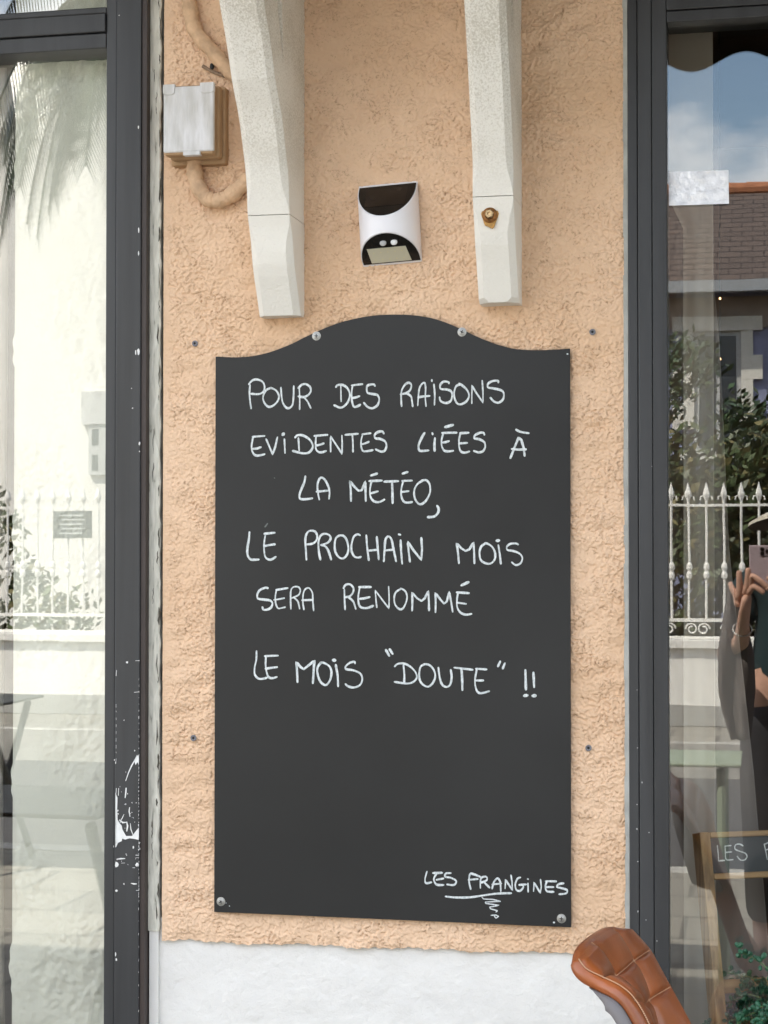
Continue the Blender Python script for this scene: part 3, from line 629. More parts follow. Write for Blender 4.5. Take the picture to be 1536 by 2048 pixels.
SG = [[(158, 200), (140, 270), (150, 308), (200, 300)], [(215, 215), (300, 212)], [(250, 215), (222, 270), (240, 315), (270, 326), (312, 325)], [(245, 278), (310, 265)],
      [(380, 215), (335, 218), (328, 248), (385, 260), (430, 290), (408, 325), (345, 320)],
      [(565, 365), (550, 290), (560, 225), (600, 228), (655, 250)], [(545, 278), (630, 270)], [(655, 355), (655, 300), (665, 258), (708, 248), (715, 280), (660, 305)], [(690, 300), (740, 350)],
      [(765, 360), (780, 300), (815, 264), (840, 300), (845, 385)], [(765, 320), (850, 312)], ['l', (885, 360), (890, 277), (925, 330), (953, 375), (950, 300), (940, 235)],
      [(1028, 255), (1000, 268), (980, 320), (990, 370), (1025, 380), (1055, 345), (1045, 322)], [(1018, 325), (1080, 320)], [(1098, 310), (1100, 390)], [4.4, (1096, 270), (1100, 272)],
      ['l', (1150, 385), (1155, 302), (1190, 360), (1213, 400), (1222, 340), (1215, 275)], [(1262, 290), (1360, 292)], [(1275, 290), (1260, 340), (1275, 383), (1335, 390)], [(1262, 345), (1335, 345)],
      [(1430, 310), (1385, 318), (1367, 343), (1410, 355), (1460, 372), (1453, 403), (1390, 412)],
      [(330, 432), (430, 442), (560, 440), (700, 420), (820, 405), (942, 402)],
      ['l', 2.6, (670, 440), (685, 456), (770, 460), (845, 478), (700, 485), (705, 497), (830, 515), (740, 532), (750, 548), (815, 565), (800, 578)],
      ['l', 2.6, (755, 608), (800, 605), (825, 618), (800, 635), (785, 615)]]
DXB = 300 * k_
for nm, a, b_, oy in (('POUR DES RAISONS', A1, B1, 730), ('EVIDENTES LIEES A', A2, B2, 730), ('LA METEO', A3, B3, 930), ('LE PROCHAIN MOIS', A4, B4, 930), ('SERA RENOMME', A5, B5, 1130), ('LE MOIS DOUTE', A6, B6, 1130)):
    allst = a + off(b_, DXB, 0); rng = []
    for st in allst:
        xs_ = [p[0] for p in st if isinstance(p, tuple)]; rng.append((min(xs_), max(xs_), st))
    words = []
    for lo_, hi_, st in sorted(rng, key=lambda r_: r_[0]):
        if words and lo_ - words[-1][0] < 62: words[-1][0] = max(words[-1][0], hi_); words[-1][1].append(st)
        else: words.append([hi_, [st]])
    for hi_, sts in words: strokes('handwritten_word', sts, ox=470, oy=oy, parent=cbd)
strokes('signature', SG, ox=820, oy=1700, wmul=.95, parent=cbd, label='white handwritten signature with underline')
strokes('chalk_smudge', [[2.5, (365, 120), (370, 122)], [3.5, (280, 575), (303, 545)]], ox=470, oy=930, Y=YBF - .0003, parent=cbd, mat_=SMUDGE)

# ------------------------------------------------------------------ small things on the wall
a0 = None
for (x, y), lb in zip([(390, 687), (1185, 664), (387, 1476), (1177, 1496)], ['grey wall plug left of the chalkboard below the junction box', 'grey wall plug in the stucco right of the chalkboard arch', 'grey wall plug in the stucco at the lower left of the chalkboard', 'grey wall plug in the stucco at the lower right of the chalkboard']):
    p = P(x, y, -.001)
    if a0 is None:
        mb = MB().lathe((0, 0, 0), [(.0050, .003), (.0052, -.0012), (.0038, -.0018), (.0024, -.0012), (.0020, .002)], (0, 1, 0), 14)
        a0 = mb.build('wall_plug', PLUG, smooth=True, loc=p); o = a0
        h0 = MB().lathe((0, 0, 0), [(.0021, -.0013), (.0021, -.0016)], (0, 1, 0), 10).build('plug_hole', DARK, a0)
    else:
        o = a0.copy(); C.objects.link(o); o.location = p; hh = h0.copy(); C.objects.link(hh); hh.parent = o
    tag(o, lb, 'wall plug', 'empty wall plugs around the chalkboard')

# solar wall lamp
sl = thing('solar_wall_lamp', 'white and black solar lamp with motion sensor above the chalkboard', 'wall lamp', P(778, 455, 0))
lw_, d0, d1, zt_, zm = .0505, .010, .050, .0680, .0155
ANG = R(3.2)
lc = P(781, 448, 0)
def LP(x, y, z):
    return Vector((lc.x + x * math.cos(ANG) + -z * math.sin(ANG), y, lc.z + z * math.cos(ANG) + x * math.sin(ANG)))
ZM = {1: .002, -1: .0245}
def lz(dep, sg): return ZM[sg] + (zt_ - ZM[sg]) * (1 - dep / (d0 + d1))
NA = 40
ring = []
for i in range(NA + 1):
    a = -math.pi / 2 + math.pi * i / NA
    ring.append((lw_ * math.sin(a), d0 + d1 * math.cos(a)))
ring = [(-lw_, -.0005)] + ring + [(lw_, -.0005)]
mb = MB()
mb.loops([[LP(x, -dp, lz(dp, 1)) for x, dp in ring], [LP(x, -dp, -lz(dp, -1)) for x, dp in ring]], cap=True, closed=True)
body = mb.build('lamp_body', LAMPW, sl, smooth=True)
def face_pts(sgn, k, lift, dmin):
    o = []
    for x, dp in ring[1:-1]:
        dpp = d0 + (dp - d0) * k
        o.append((x * k, max(dpp, dmin)))
    return o
slope_n = Vector((0, -(zt_ - zm), (d0 + d1))).normalized()
def top_face(sgn, pts, lift, th):
    nn = Vector((0, -(zt_ - ZM[sgn]), (d0 + d1) * sgn)).normalized()
    A = []; B = []
    for x, dp in pts:
        z = lz(dp, sgn) * sgn
        A.append(LP(x + 0, -dp + nn.y * lift, z + nn.z * lift)); B.append(LP(x, -dp + nn.y * (lift - th), z + nn.z * (lift - th)))
    return A, B
for sgn, nm, mm in ((1, 'solar_panel', LAMPB), (-1, 'lamp_panel', LAMPB)):
    pp = [(-lw_ * .965, .004)] + face_pts(sgn, .965, 0, 0) + [(lw_ * .965, .004)]
    A, B = top_face(sgn, pp, .0012, .003)
    pn = MB().loops([A, B]).build(nm, mm, sl, smooth=False)
    if sgn == 1:
        q = [(-.036, .010), (.036, .010), (.034, .042), (-.034, .042)]
        A, B = top_face(1, q, .0016, .001); MB().loops([A, B]).build('solar_cell', SOLAR, pn)
    else:
        q = [(-.034, .006), (.034, .006), (.030, .033), (-.036, .033)]
        A, B = top_face(-1, q, .0017, .001); MB().loops([A, B]).build('led_window', LEDW, pn)
        ld = MB()
        for r_ in range(2):
            for c_ in range(5):
                A, B = top_face(-1, [(-.026 + c_ * .012 + dx, .012 + r_ * .013 + dy) for dx, dy in ((-.0009, -.0009), (.0009, -.0009), (.0009, .0009), (-.0009, .0009))], .0019, .0004); ld.loops([A, B])
        ld.build('led_chip', LEDD, pn)
        for xx, mm2, nm2 in ((-.0055, SENSOR, 'light_sensor'), (.013, SENSOR2, 'motion_sensor')):
            A, B = top_face(-1, [(xx, .043)], .003, .003); c = A[0]
            MB().ell(c, .0058, .003, .0052, 14, 8).build(nm2, mm2, pn, smooth=True)

# junction box with cable
jbx = thing('junction_box', 'white lidded junction box painted over at the sides, beside the peeling jamb', 'junction box', P(390, 310, 0))
YJ = -.066
q0, q1 = P(326, 306, YJ), P(427, 165, YJ)
MB().box(q0.x - .002, q1.x + .006, -.018, .004, q0.z - .012, q1.z + .005).build('base_plate', TAN, jbx, bevel=.003)
MB().box(q0.x + .003, q1.x + .002, -.040, -.0182, q0.z - .006, q1.z + .002).box(q0.x + .001, q1.x - .001, -.0635, -.0405, q0.z - .004, q1.z - .001).build('box_body', TAN, jbx, bevel=.004)
lid = MB().box(q0.x, q1.x, YJ, YJ + .010, q0.z, q1.z - .003)
ld = lid.build('lid', BOXLID, jbx, bevel=.0035, seg=3)
def tab(xa, xb): return MB().prism([(xa, q1.z + .001), (xb, q1.z + .001), (xb, q1.z - .014), (xb - .004, q1.z - .0175), (xa + .004, q1.z - .0175), (xa, q1.z - .014)], YJ - .0016, YJ + .009)
tab(q0.x - .0004, P(350, 165, YJ).x).build('hinge_tab', BOXLID, ld, bevel=.0015)
tab(P(400, 165, YJ).x, q1.x + .0006).build('hinge_tab', BOXLID, ld, bevel=.0015)
MB().box(P(366, 300, YJ).x, P(400, 300, YJ).x, YJ - .0008, YJ + .012, q0.z - .006, q0.z + .001).build('lid_catch', BOXLID, ld, bevel=.001)
def cable(name, pxs, r_, mt, parent, Y=-.012):
    pts = catmull([tuple(P(x, y, Y)) for x, y in pxs], 8)
    rr = [r_ * (1 + .07 * math.sin(i * .8) + .05 * math.sin(i * 2.1)) for i in range(len(pts))]
    return MB().tube(pts, rr, 14).build(name, mt, parent, smooth=True)
cable('cable', [(391, 312), (389, 340), (396, 372), (414, 396), (437, 401), (462, 390), (492, 364), (520, 340)], .0138, PIPE, jbx)
cup = cable('cable', [(372, -60), (376, -20), (380, 15), (386, 50), (402, 78), (430, 108), (458, 140), (490, 165)], .0132, PIPE, jbx)
cable('thin_wire', [(405, 132), (425, 143), (448, 152), (470, 160)], .0028, CABLE, jbx, -.006)
MB().ell(P(424, 133, -.006), .004, .004, .006).build('wire_clip', DARK, jbx)

# foil label on the right pane
fo = MB()
c4 = [P(1337, 344, YG), P(1457, 341, YG), P(1458, 408, YG), P(1338, 412, YG)]
NX, NY = 36, 20; g = []
rn = fnoise(64, 64, 1, 16, .6, 1, 31)
for j in range(NY + 1):
    row = []
    for i in range(NX + 1):
        s_, t = i / NX, j / NY
        p = (c4[0] * (1 - s_) + c4[1] * s_) * (1 - t) + (c4[3] * (1 - s_) + c4[2] * s_) * t
        row.append(Vector((p.x, YG - .0022 - .0005 * abs(rn[j, i]), p.z)))
    g.append(row)
fo.loops(g, cap=False, closed=False)
tag(fo.build('foil_label', FOIL, smooth=True), 'crinkled silver foil label stuck on the right shop window', 'label')

# ------------------------------------------------------------------ brown leather chair
chair = thing('leather_chair', 'brown quilted leather chair with stitched back in front of the dark window frame', 'chair', (-.05, -.72, 0))
#         far edge            line A            line B            near seam
cps = [[(1262, 1862, -.36), (1224, 1856, -.47), (1180, 1884, -.60), (1156, 1920, -.655)],
       [(1279, 1875, -.36), (1243, 1882, -.46), (1203, 1905, -.58), (1172, 1940, -.665)],
       [(1301, 1899, -.36), (1267, 1922, -.45), (1231, 1952, -.56), (1206, 1957, -.670)],
       [(1322, 1936, -.37), (1283, 1957, -.45), (1262, 1982, -.55), (1240, 1974, -.685)],
       [(1342, 1973, -.38), (1297, 2000, -.45), (1286, 2013, -.545), (1268, 2000, -.695)],
       [(1384, 2050, -.39), (1316, 2062, -.45), (1304, 2072, -.54), (1297, 2052, -.705)],
       [(1425, 2130, -.39), (1345, 2150, -.45), (1335, 2160, -.54), (1325, 2130, -.715)]]
CP = [[P(c[0], c[1], c[2] - .22) for c in r_] for r_ in cps]
z_seat = .46
last = CP[-1]
NU, NV = 14, 14
def grid_eval(CPs, nu, nv):
    rows = [catmull([tuple(p) for p in r_], nu) for r_ in CPs]
    cols = [catmull([rows[j][i] for j in range(len(rows))], nv) for i in range(len(rows[0]))]
    return [[Vector(cols[i][j]) for i in range(len(cols))] for j in range(len(cols[0]))]
G = grid_eval(CP, NU, NV)
nj, ni = len(G), len(G[0])
def gnorm(G, j, i):
    a = G[j][min(i + 1, len(G[0]) - 1)] - G[j][max(i - 1, 0)]; b_ = G[min(j + 1, len(G) - 1)][i] - G[max(j - 1, 0)][i]
    return a.cross(b_).normalized()
sgn = 1 if gnorm(G, nj // 2, ni // 2).dot(CAM - G[nj // 2][ni // 2]) > 0 else -1
NRM = [[gnorm(G, j, i) * sgn for i in range(ni)] for j in range(nj)]
def puff(j, i):
    fi = (i % NU) / NU if i < ni - 1 else 1.0
    vv = [0, 2 * NV, 4 * NV, 6 * NV]
    for a, b_ in zip(vv, vv[1:]):
        if a <= j <= b_: fj = (j - a) / (b_ - a)
    return .0085 * (1 if NU <= i else min(1, i / 7)) * min(1, j / 8) * (1 - abs(2 * fi - 1) ** 5) * (1 - abs(2 * fj - 1) ** 8)
front = [[G[j][i] + NRM[j][i] * puff(j, i) for i in range(ni)] for j in range(nj)]
THK = .015
def edge_round(j, i): return 1.0
back = [[G[j][i] - NRM[j][i] * THK for i in range(ni)] for j in range(nj)]
def closed_grid(A, B, mb, mid=True):
    J, I = len(A), len(A[0])
    mb.loops(A, cap=False, closed=False)
    mb.loops(B, cap=False, closed=False)
    pa = [A[0][i] for i in range(I)] + [A[j][I - 1] for j in range(1, J)] + [A[J - 1][i] for i in range(I - 2, -1, -1)] + [A[j][0] for j in range(J - 2, 0, -1)]
    pb_ = [B[0][i] for i in range(I)] + [B[j][I - 1] for j in range(1, J)] + [B[J - 1][i] for i in range(I - 2, -1, -1)] + [B[j][0] for j in range(J - 2, 0, -1)]
    cen = sum((p for r_ in A for p in r_), Vector()) / (I * J)
    ls = [pa]
    for t, bulge in ((.18, .003), (.4, .0045), (.7, .004), (.9, .002)):
        l = []
        for k, (a, c) in enumerate(zip(pa, pb_)):
            tn = (pa[(k + 1) % len(pa)] - pa[k - 1]); oo = tn.cross(a - c)
            oo = oo.normalized() if oo.length > 1e-9 else Vector()
            if oo.dot(a - cen) < 0: oo = -oo
            l.append(a.lerp(c, t) + oo * bulge)
        ls.append(l)
    ls.append(pb_)
    mb.loops(ls, cap=False, closed=True)
    return mb
o = closed_grid(front, back, MB()).build('backrest', LEATHER, chair, smooth=True)
wm = o.modifiers.new('weld', 'WELD'); wm.merge_threshold = .0003
# stitched seams lie in the valleys
th = MB()
def seam(pts):
    pts = catmull([tuple(p) for p in pts], 2) if len(pts) > 2 else pts
    th.tube(pts, .0009, 6)
for i in (NU, 2 * NU):
    col = [front[j][i] + NRM[j][i] * .0008 for j in range(2, nj)]
    for k in range(0, len(col) - 1, 1): th.tube([col[k].lerp(col[k + 1], .08), col[k].lerp(col[k + 1], .84)], .0007, 5)
for j in (2 * NV, 4 * NV):
    row = [front[j][i] + NRM[j][i] * .0006 for i in range(1, 2 * NU + 1)]
    for k in range(len(row) - 1): th.tube([row[k].lerp(row[k + 1], .08), row[k].lerp(row[k + 1], .84)], .0007, 5)
col = [front[j][ni - 1] + NRM[j][ni - 1] * .0016 for j in range(nj)]
for k in range(len(col) - 1): th.tube([col[k].lerp(col[k + 1], .08), col[k].lerp(col[k + 1], .84)], .0008, 5)
th.build('stitching', THREAD, chair)['kind'] = 'stuff'
G2 = [[G[j][i] - NRM[j][i] * (THK + .0006) for i in range(2, ni)] for j in range(2 * NV - 4, nj)]
G3 = [[G[j][i] - NRM[j][i] * (THK + .016 * min(1, (j - 2 * NV + 6) / 20)) for i in range(2, ni)] for j in range(2 * NV - 4, nj)]
closed_grid(G2, G3, MB()).build('back_shell', SHELLG, chair, smooth=True)
# seat and legs, below the picture
sc = (last[0] + last[3]) / 2
fx = (NRM[nj // 2][ni // 2] * Vector((1, 1, 0))).normalized() if True else None
fdir = Vector((NRM[nj // 2][ni // 2].x, NRM[nj // 2][ni // 2].y, 0)).normalized(); sdirc = Vector((-fdir.y, fdir.x, 0))
seat = []
for k, (hh, gs) in enumerate([(.0, .9), (.02, 1), (.05, 1.02), (.07, .97), (.078, .8)]):
    l = []
    for a in range(24):
        t = 2 * math.pi * a / 24; cx_ = abs(math.cos(t)) ** .6 * math.copysign(1, math.cos(t)); sy_ = abs(math.sin(t)) ** .6 * math.copysign(1, math.sin(t))
        l.append(Vector((sc.x, sc.y, 0)) + fdir * (.20 + .22 * gs * cx_) + sdirc * (.22 * gs * sy_) + Vector((0, 0, z_seat - .04 + hh)))
    seat.append(l)
MB().loops(seat).build('seat', LEATHER, chair, smooth=True)
lowA = [Vector(p) for p in front[nj - 1]]; lb = Vector((sc.x, sc.y, z_seat))
MB().loops([[p for p in front[nj - 1]], [p.lerp(Vector((p.x, p.y, z_seat)) + fdir * .10, .6) for p in front[nj - 1]], [Vector((p.x, p.y, z_seat + .01)) + fdir * .16 for p in front[nj - 1]]], cap=False, closed=False).build('lumbar_panel', LEATHER, chair, smooth=True)
for a, b_ in ((-.17, .04), (.17, .04), (-.17, .38), (.17, .38)):
    base = Vector((sc.x, sc.y, 0)) + fdir * b_ + sdirc * a
    MB().tube([base + Vector((0, 0, z_seat - .035)), base * 1 + (fdir * (b_ - .21) + sdirc * a) * .25], [.013, .009], 10).build('leg', BLACKM, chair, smooth=True)

# ------------------------------------------------------------------ inside the right window
# wooden easel
ez = P(1420, 1664, .12)
rr_, LL = R(25), R(13)
wd_ = Vector((math.cos(rr_), math.sin(rr_), 0)); ud = Vector((-math.sin(rr_) * math.sin(LL), math.cos(rr_) * math.sin(LL), math.cos(LL))); nd = wd_.cross(ud)  # nd points to the viewer
nd = nd if nd.y < 0 else -nd
ezl = ez.z / math.cos(LL)
easel = thing('menu_easel', 'oak display easel with black chalk header reading LES, inside the right window', 'easel', (ez - ud * ezl))
def EP(a, h, dpt): return ez + wd_ * a + ud * h + nd * dpt
def ebox(name, a0, a1, h0, h1, d0_, d1_, m__, bev=.0015):
    v = [EP(a, h, d) for h in (h0, h1) for a, d in ((a0, d0_), (a1, d0_), (a1, d1_), (a0, d1_))]
    return MB().add(v, [(0, 1, 2, 3), (4, 7, 6, 5), (0, 4, 5, 1), (1, 5, 6, 2), (2, 6, 7, 3), (3, 7, 4, 0)]).build(name, m__, easel, bevel=bev)
EWd, PWd, PD = .46, .0185, .034
ebox('post', -PWd, 0, -ezl + .01, 0, -PD, 0, WOOD); ebox('post', EWd, EWd + PWd, -ezl + .01, 0, -PD, 0, WOOD)
RWOOD = mat('oak_rail', (.42, .27, .13), .55, spec=.3, vcol=(.24, .145, .07), vscale=50, stretch=(.06, .06, 1.6), detail=4)
ebox('rail', .0004, EWd - .0004, -.0095, -.0004, -PD + .004, -.001, RWOOD); ebox('rail', .0004, EWd - .0004, -.078, -.068, -PD + .004, -.001, RWOOD)
ebox('rail', .0004, EWd - .0004, -.262, -.240, -PD + .004, -.006, RWOOD); ebox('rail', .0004, EWd - .0004, -.72, -.69, -PD + .004, -.006, RWOOD)
hp = ebox('chalk_header', .0002, EWd - .0002, -.0678, -.0097, -.022, -.008, CHALKH, 0)
ebox('shelf', .0006, EWd - .0006, -.43, -.418, -PD, .13, WOOD)
# header lettering
def EPix(px, py, Y):
    d = ray(px, py); o_ = EP(0, 0, -.0072); t = (o_ - CAM).dot(nd) / d.dot(nd); return CAM + d * t
e = MB()
strokes('handwriting', [['l', (325 , 258), (333, 335), (338, 410), (395, 405)], [(400, 262), (462, 256)], [(402, 262), (405, 330), (415, 396), (482, 398)], [(408, 325), (468, 320)],
        [(580, 258), (548, 242), (508, 250), (502, 290), (545, 312), (605, 335), (622, 368), (598, 400), (555, 400), (525, 365)], ['l', (795, 242), (812, 320), (826, 395)], [(795, 245), (845, 225), (890, 222)], [(808, 302), (850, 288)]],
        scale=5.018, ox=1370, oy=1640, wmul=.62, parent=easel, proj=EPix)
# succulents in a basket on the easel shelf
pl = EP(.155, -.40, .055)
plant = thing('succulent_plant', 'green trailing bead-leaved plant in a wicker basket on the easel shelf', 'plant', pl)
MB().lathe(pl + Vector((0, 0, -.018)), [(.06, 0), (.075, .05), (.085, .10), (.08, .10), (.07, .06)], (0, 0, 1), 20).build('basket', WICKER, plant, smooth=True)
lf = MB(); stm = MB()
rnd = random.Random(11)
for k in range(80):
    a = rnd.uniform(0, 2 * math.pi); p = pl + Vector((.05 * math.cos(a), .05 * math.sin(a), .07)); d = Vector((math.cos(a), math.sin(a), rnd.uniform(.6, 2.0))).normalized()
    path = [p]
    for q_ in range(rnd.randint(6, 11)):
        d = (d + Vector((rnd.uniform(-.3, .3), rnd.uniform(-.3, .3), -.17 + rnd.uniform(-.15, .1)))).normalized(); p = p + d * .019; path.append(p)
        for _ in range(5):
            o_ = Vector((rnd.uniform(-1, 1), rnd.uniform(-1, 1), rnd.uniform(-.8, 1))).normalized(); s_ = rnd.uniform(.0030, .0046)
            lf.ell(p + o_ * .008 + Vector((rnd.uniform(-.006, .006), rnd.uniform(-.006, .006), rnd.uniform(-.006, .006))), s_, s_, s_ * 1.45, 7, 5, rot=o_.to_track_quat('Z', 'Y').to_matrix())
    stm.tube(path, .0012, 5)
lf.build('foliage', LEAFG, plant, smooth=True); stm.build('stem', STEMG, plant)

# curtains
def curtain(name, label, fn_left, fn_right, Y, folds, amp, mt, py0, py1, group=None, th_=.0012, ph=0):
    rows = []
    for j in range(50):
        py = py0 + (py1 - py0) * j / 49; l = []
        for i in range(81):
            u = i / 80; px = fn_left(py) + (fn_right(py) - fn_left(py)) * u
            y = Y + amp * math.sin(u * folds * 2 * math.pi + ph + .6 * math.sin(py * .003)) + amp * .35 * math.sin(u * folds * 5.1 * math.pi + 1)
            p = P(px, py, Y); l.append(Vector((p.x, y, p.z)))
        rows.append(l)
    o = MB().loops(rows, cap=False, closed=False).build(name, mt, smooth=True)
    s_ = o.modifiers.new('solid', 'SOLIDIFY'); s_.thickness = th_
    return tag(o, label, 'curtain', group)
ip = lambda xs, ys: (lambda y: float(np.interp(y, xs, ys)))
re_ = ip([-80, 560, 700, 850, 1100, 1250, 1400, 1550, 1650, 1800, 2048, 2600], [1425, 1427, 1440, 1447, 1458, 1475, 1492, 1508, 1516, 1530, 1548, 1570])
curtain('curtain', 'taupe linen curtain flaring outward behind the right window pane', lambda y: 1290, re_, .34, 1.3, .010, CURTAIN, -60, 2750)
curtain('curtain', 'narrow pale linen curtain panel hanging straight behind the right window pane', ip([-80, 420, 430, 2700], [1300, 1340, 1366, 1368]), ip([-80, 600, 2700], [1425, 1427, 1436]), .29, .6, .004, SHEER, -60, 2750, ph=1.0)
curtain('curtain', 'pale cream curtain strip at the left edge of the left window', lambda y: -260, lambda y: 12, .30, 5, .02, SHEER, -60, 2750)
# pendant with two small lit bulbs
pd_ = thing('pendant_lamp', 'thin hanging cord with two tiny warm bulbs inside the right window', 'lamp', P(1440, 590, .9))
BULB = bpy.data.materials.new('warm_bulb'); BULB.use_nodes = True
bb = BULB.node_tree.nodes['Principled BSDF']; bb.inputs['Emission Color'].default_value = (1, .55, .25, 1); bb.inputs['Emission Strength'].default_value = 1.2
a = P(1440, 590, .9)
MB().tube([Vector((a.x, a.y, 2.75)), P(1440, 715, .9)], .0015, 6).build('cord', BLACKM, pd_)
for y in (597, 718): MB().ell(P(1440, y, .9), .0024, .0024, .0032).build('bulb', BULB, pd_)

# ------------------------------------------------------------------ awning over the pavement
AWN = mat('awning_canvas', (.030, .021, .015), .9, spec=.1, var=.15, vscale=6, bump=.4, bscale=500)
aw = thing('awning', 'dark canvas awning with scalloped valance over the shop front', 'awning', (.7, -.02, 2.6))
QA = 1.5; zv = V(1385, 143, QA).z; per = abs(V(1490, 120, QA).x - V(1385, 120, QA).x) * 2; xph = V(1385, 120, QA).x
ya = YG - QA
vv = []; AX0 = -.55
N = 150
for i in range(N + 1):
    x = AX0 + (2.0 - AX0) * i / N
    vv.append((x, zv + (V(1385, 108, QA).z - zv) * .5 * (1 - math.cos(2 * math.pi * (x - xph) / per))))
mb = MB()
mb.loops([[(x, ya, z), (x, ya, zv + .12), (x, ya + .006, zv + .12), (x, ya + .006, z)] for x, z in vv])
mb.build('valance', AWN, aw)
MB().loops([[(AX0, ya + .007, zv + .12), (AX0, ya + .007, zv + .134), (AX0, -.025, 2.685), (AX0, -.025, 2.672)], [(2.0, ya + .007, zv + .12), (2.0, ya + .007, zv + .134), (2.0, -.025, 2.685), (2.0, -.025, 2.672)]]).build('canvas', AWN, aw)
for x in (AX0 + .15, 1.8): MB().tube([(x, -.03, 2.55), (x, ya + .03, zv + .10)], .014, 8).build('arm', BLACKM, aw)
MB().box(AX0, 2.0, ya + .01, ya + .05, zv + .08, zv + .118).build('front_bar', BLACKM, aw)

# ------------------------------------------------------------------ terrace furniture (seen mirrored)
SAGE = mat('sage_paint', (.30, .36, .27), .5)
GREYT = mat('grey_table_paint', (.035, .04, .04), .6)
def table(name, label, x0, x1, y0, y1, z, mt, legs='x'):
    t = thing(name, label, 'table', ((x0 + x1) / 2, (y0 + y1) / 2, 0))
    MB().box(x0, x1, y0, y1, z - .012, z).build('tabletop', mt, t, bevel=.004)
    for sx in (x0 + .06, x1 - .06):
        if legs == 'x':
            MB().tube([(sx, y0 + .04, z - .03), (sx, y1 - .04, .01)], .016, 8).build('leg', mt, t)
            MB().tube([(sx + .026, y1 - .04, z - .03), (sx + .026, y0 + .04, .01)], .016, 8).build('leg', mt, t)
        else:
            for sy in (y0 + .05, y1 - .05): MB().tube([(sx, sy, z - .022), (sx, sy, .005)], .016, 8).build('leg', mt, t)
    return t
pa_ = V(1470, 1527, 2.78); pc_ = V(1490, 1503, 3.15)
zt = pa_.z
table('bistro_table', 'sage green square terrace table mirrored in the right window', -.84, -.075, -3.12, -2.74, zt, SAGE, 'p')
table('bistro_table', 'grey folding table mirrored low in the left window', -2.15, -1.62, -1.75, -1.25, .74, GREYT)
table('bistro_table', 'grey terrace table across the pavement mirrored in the left window', -4.1, -3.2, -4.7, -4.1, .74, GREYT)

# ------------------------------------------------------------------ across the street (seen mirrored)
YF = -9.5
WHITE = mat('white_render', (.76, .75, .71), .9, var=.05, vscale=3)
IRON = mat('white_iron', (.80, .79, .75), .5)
lw = thing('low_wall', 'low white garden wall carrying the iron railing', 'wall', (-3, YF, 0))
zl = V(1400, 1281, 9.45).z - .05
MB().box(-14, 3, YF - .12, YF + .08, .2, zl).build('wall_body', WHITE, lw); MB().box(-14, 3, YF - .16, YF + .12, zl, zl + .05).build('coping', WHITE, lw)
MB().box(-14, 3, YF + .081, YF + .10, .2, .34).build('base_course', mat('grey_base', (.34, .34, .32), .9), lw)
fe = thing('iron_fence', 'white iron railing with spear finials on the low wall', 'fence', (-3, YF, zl + .05))
zr_lo = V(1400, 1240, 9.5).z; zr_hi = V(1400, 1010, 9.5).z; zf = V(1400, 962, 9.5).z
x_ref = V(1343, 1100, 9.55).x; sp = V(1378, 1100, 9.55).x - x_ref
MB().box(-8, 3, YF - .008, YF + .008, zr_lo - .012, zr_lo + .012).build('rail', IRON, fe)
MB().box(-8, 3, YF - .007, YF + .007, zr_hi - .009, zr_hi + .009).build('rail', IRON, fe)
MB().box(-8, 3, YF - .008, YF + .008, zl + .055, zl + .075).build('rail', IRON, fe)
bar = MB()
zmid = (zr_lo + zr_hi) / 2 - .06
bar.tube([(0, 0, zr_lo), (0, 0, zmid - .06), (0, 0, zmid - .045), (0, 0, zmid - .02), (0, 0, zmid), (0, 0, zmid + .02), (0, 0, zmid + .045), (0, 0, zmid + .06), (0, 0, zr_hi + .03)], [.009, .009, .020, .022, .013, .022, .020, .009, .009], 8)
bar.lathe((0, 0, zr_hi + .03), [(.010, 0), (.022, .035), (.024, .05), (.0, .13)], (0, 0, 1), 6)
for s_ in (-1, 1): bar.tube([(0, 0, zr_hi + .03), (s_ * .02, 0, zr_hi + .065), (s_ * .036, 0, zr_hi + .06), (s_ * .040, 0, zr_hi + .035)], .006, 5)
b0 = None
x = x_ref - sp * round((x_ref + 8) / sp) + sp
nb = 0
while x < 3 and nb < 98:
    if b0 is None: b0 = bar.build('bar', IRON, fe, loc=(x, YF, 0))
    else:
        c = b0.copy(); C.objects.link(c); c.parent = fe; c.location = Vector((x, YF, 0)) - fe.location
    x += sp; nb += 1
scm = MB(); hsc = zr_lo - zl - .085
for sg in (-1, 1):
    pts = []
    for k in range(22):
        t = k / 21; a = t * 2.6 * math.pi; r_ = hsc * .42 * (1 - .62 * t)
        pts.append((sg * (.02 + .058 - r_ * math.cos(a) ), 0, zl + .075 + hsc / 2 + r_ * math.sin(a)))
    scm.tube(pts, .006, 5)
s0_ = None; x = x_ref - sp * 2 * 16 + sp / 2
for k in range(24):
    if s0_ is None: s0_ = scm.build('scroll', IRON, fe, loc=(x, YF, 0))
    else:
        c = s0_.copy(); C.objects.link(c); c.parent = fe; c.location = Vector((x, YF, 0)) - fe.location
    x += sp * 2
    if x > 1.5: break
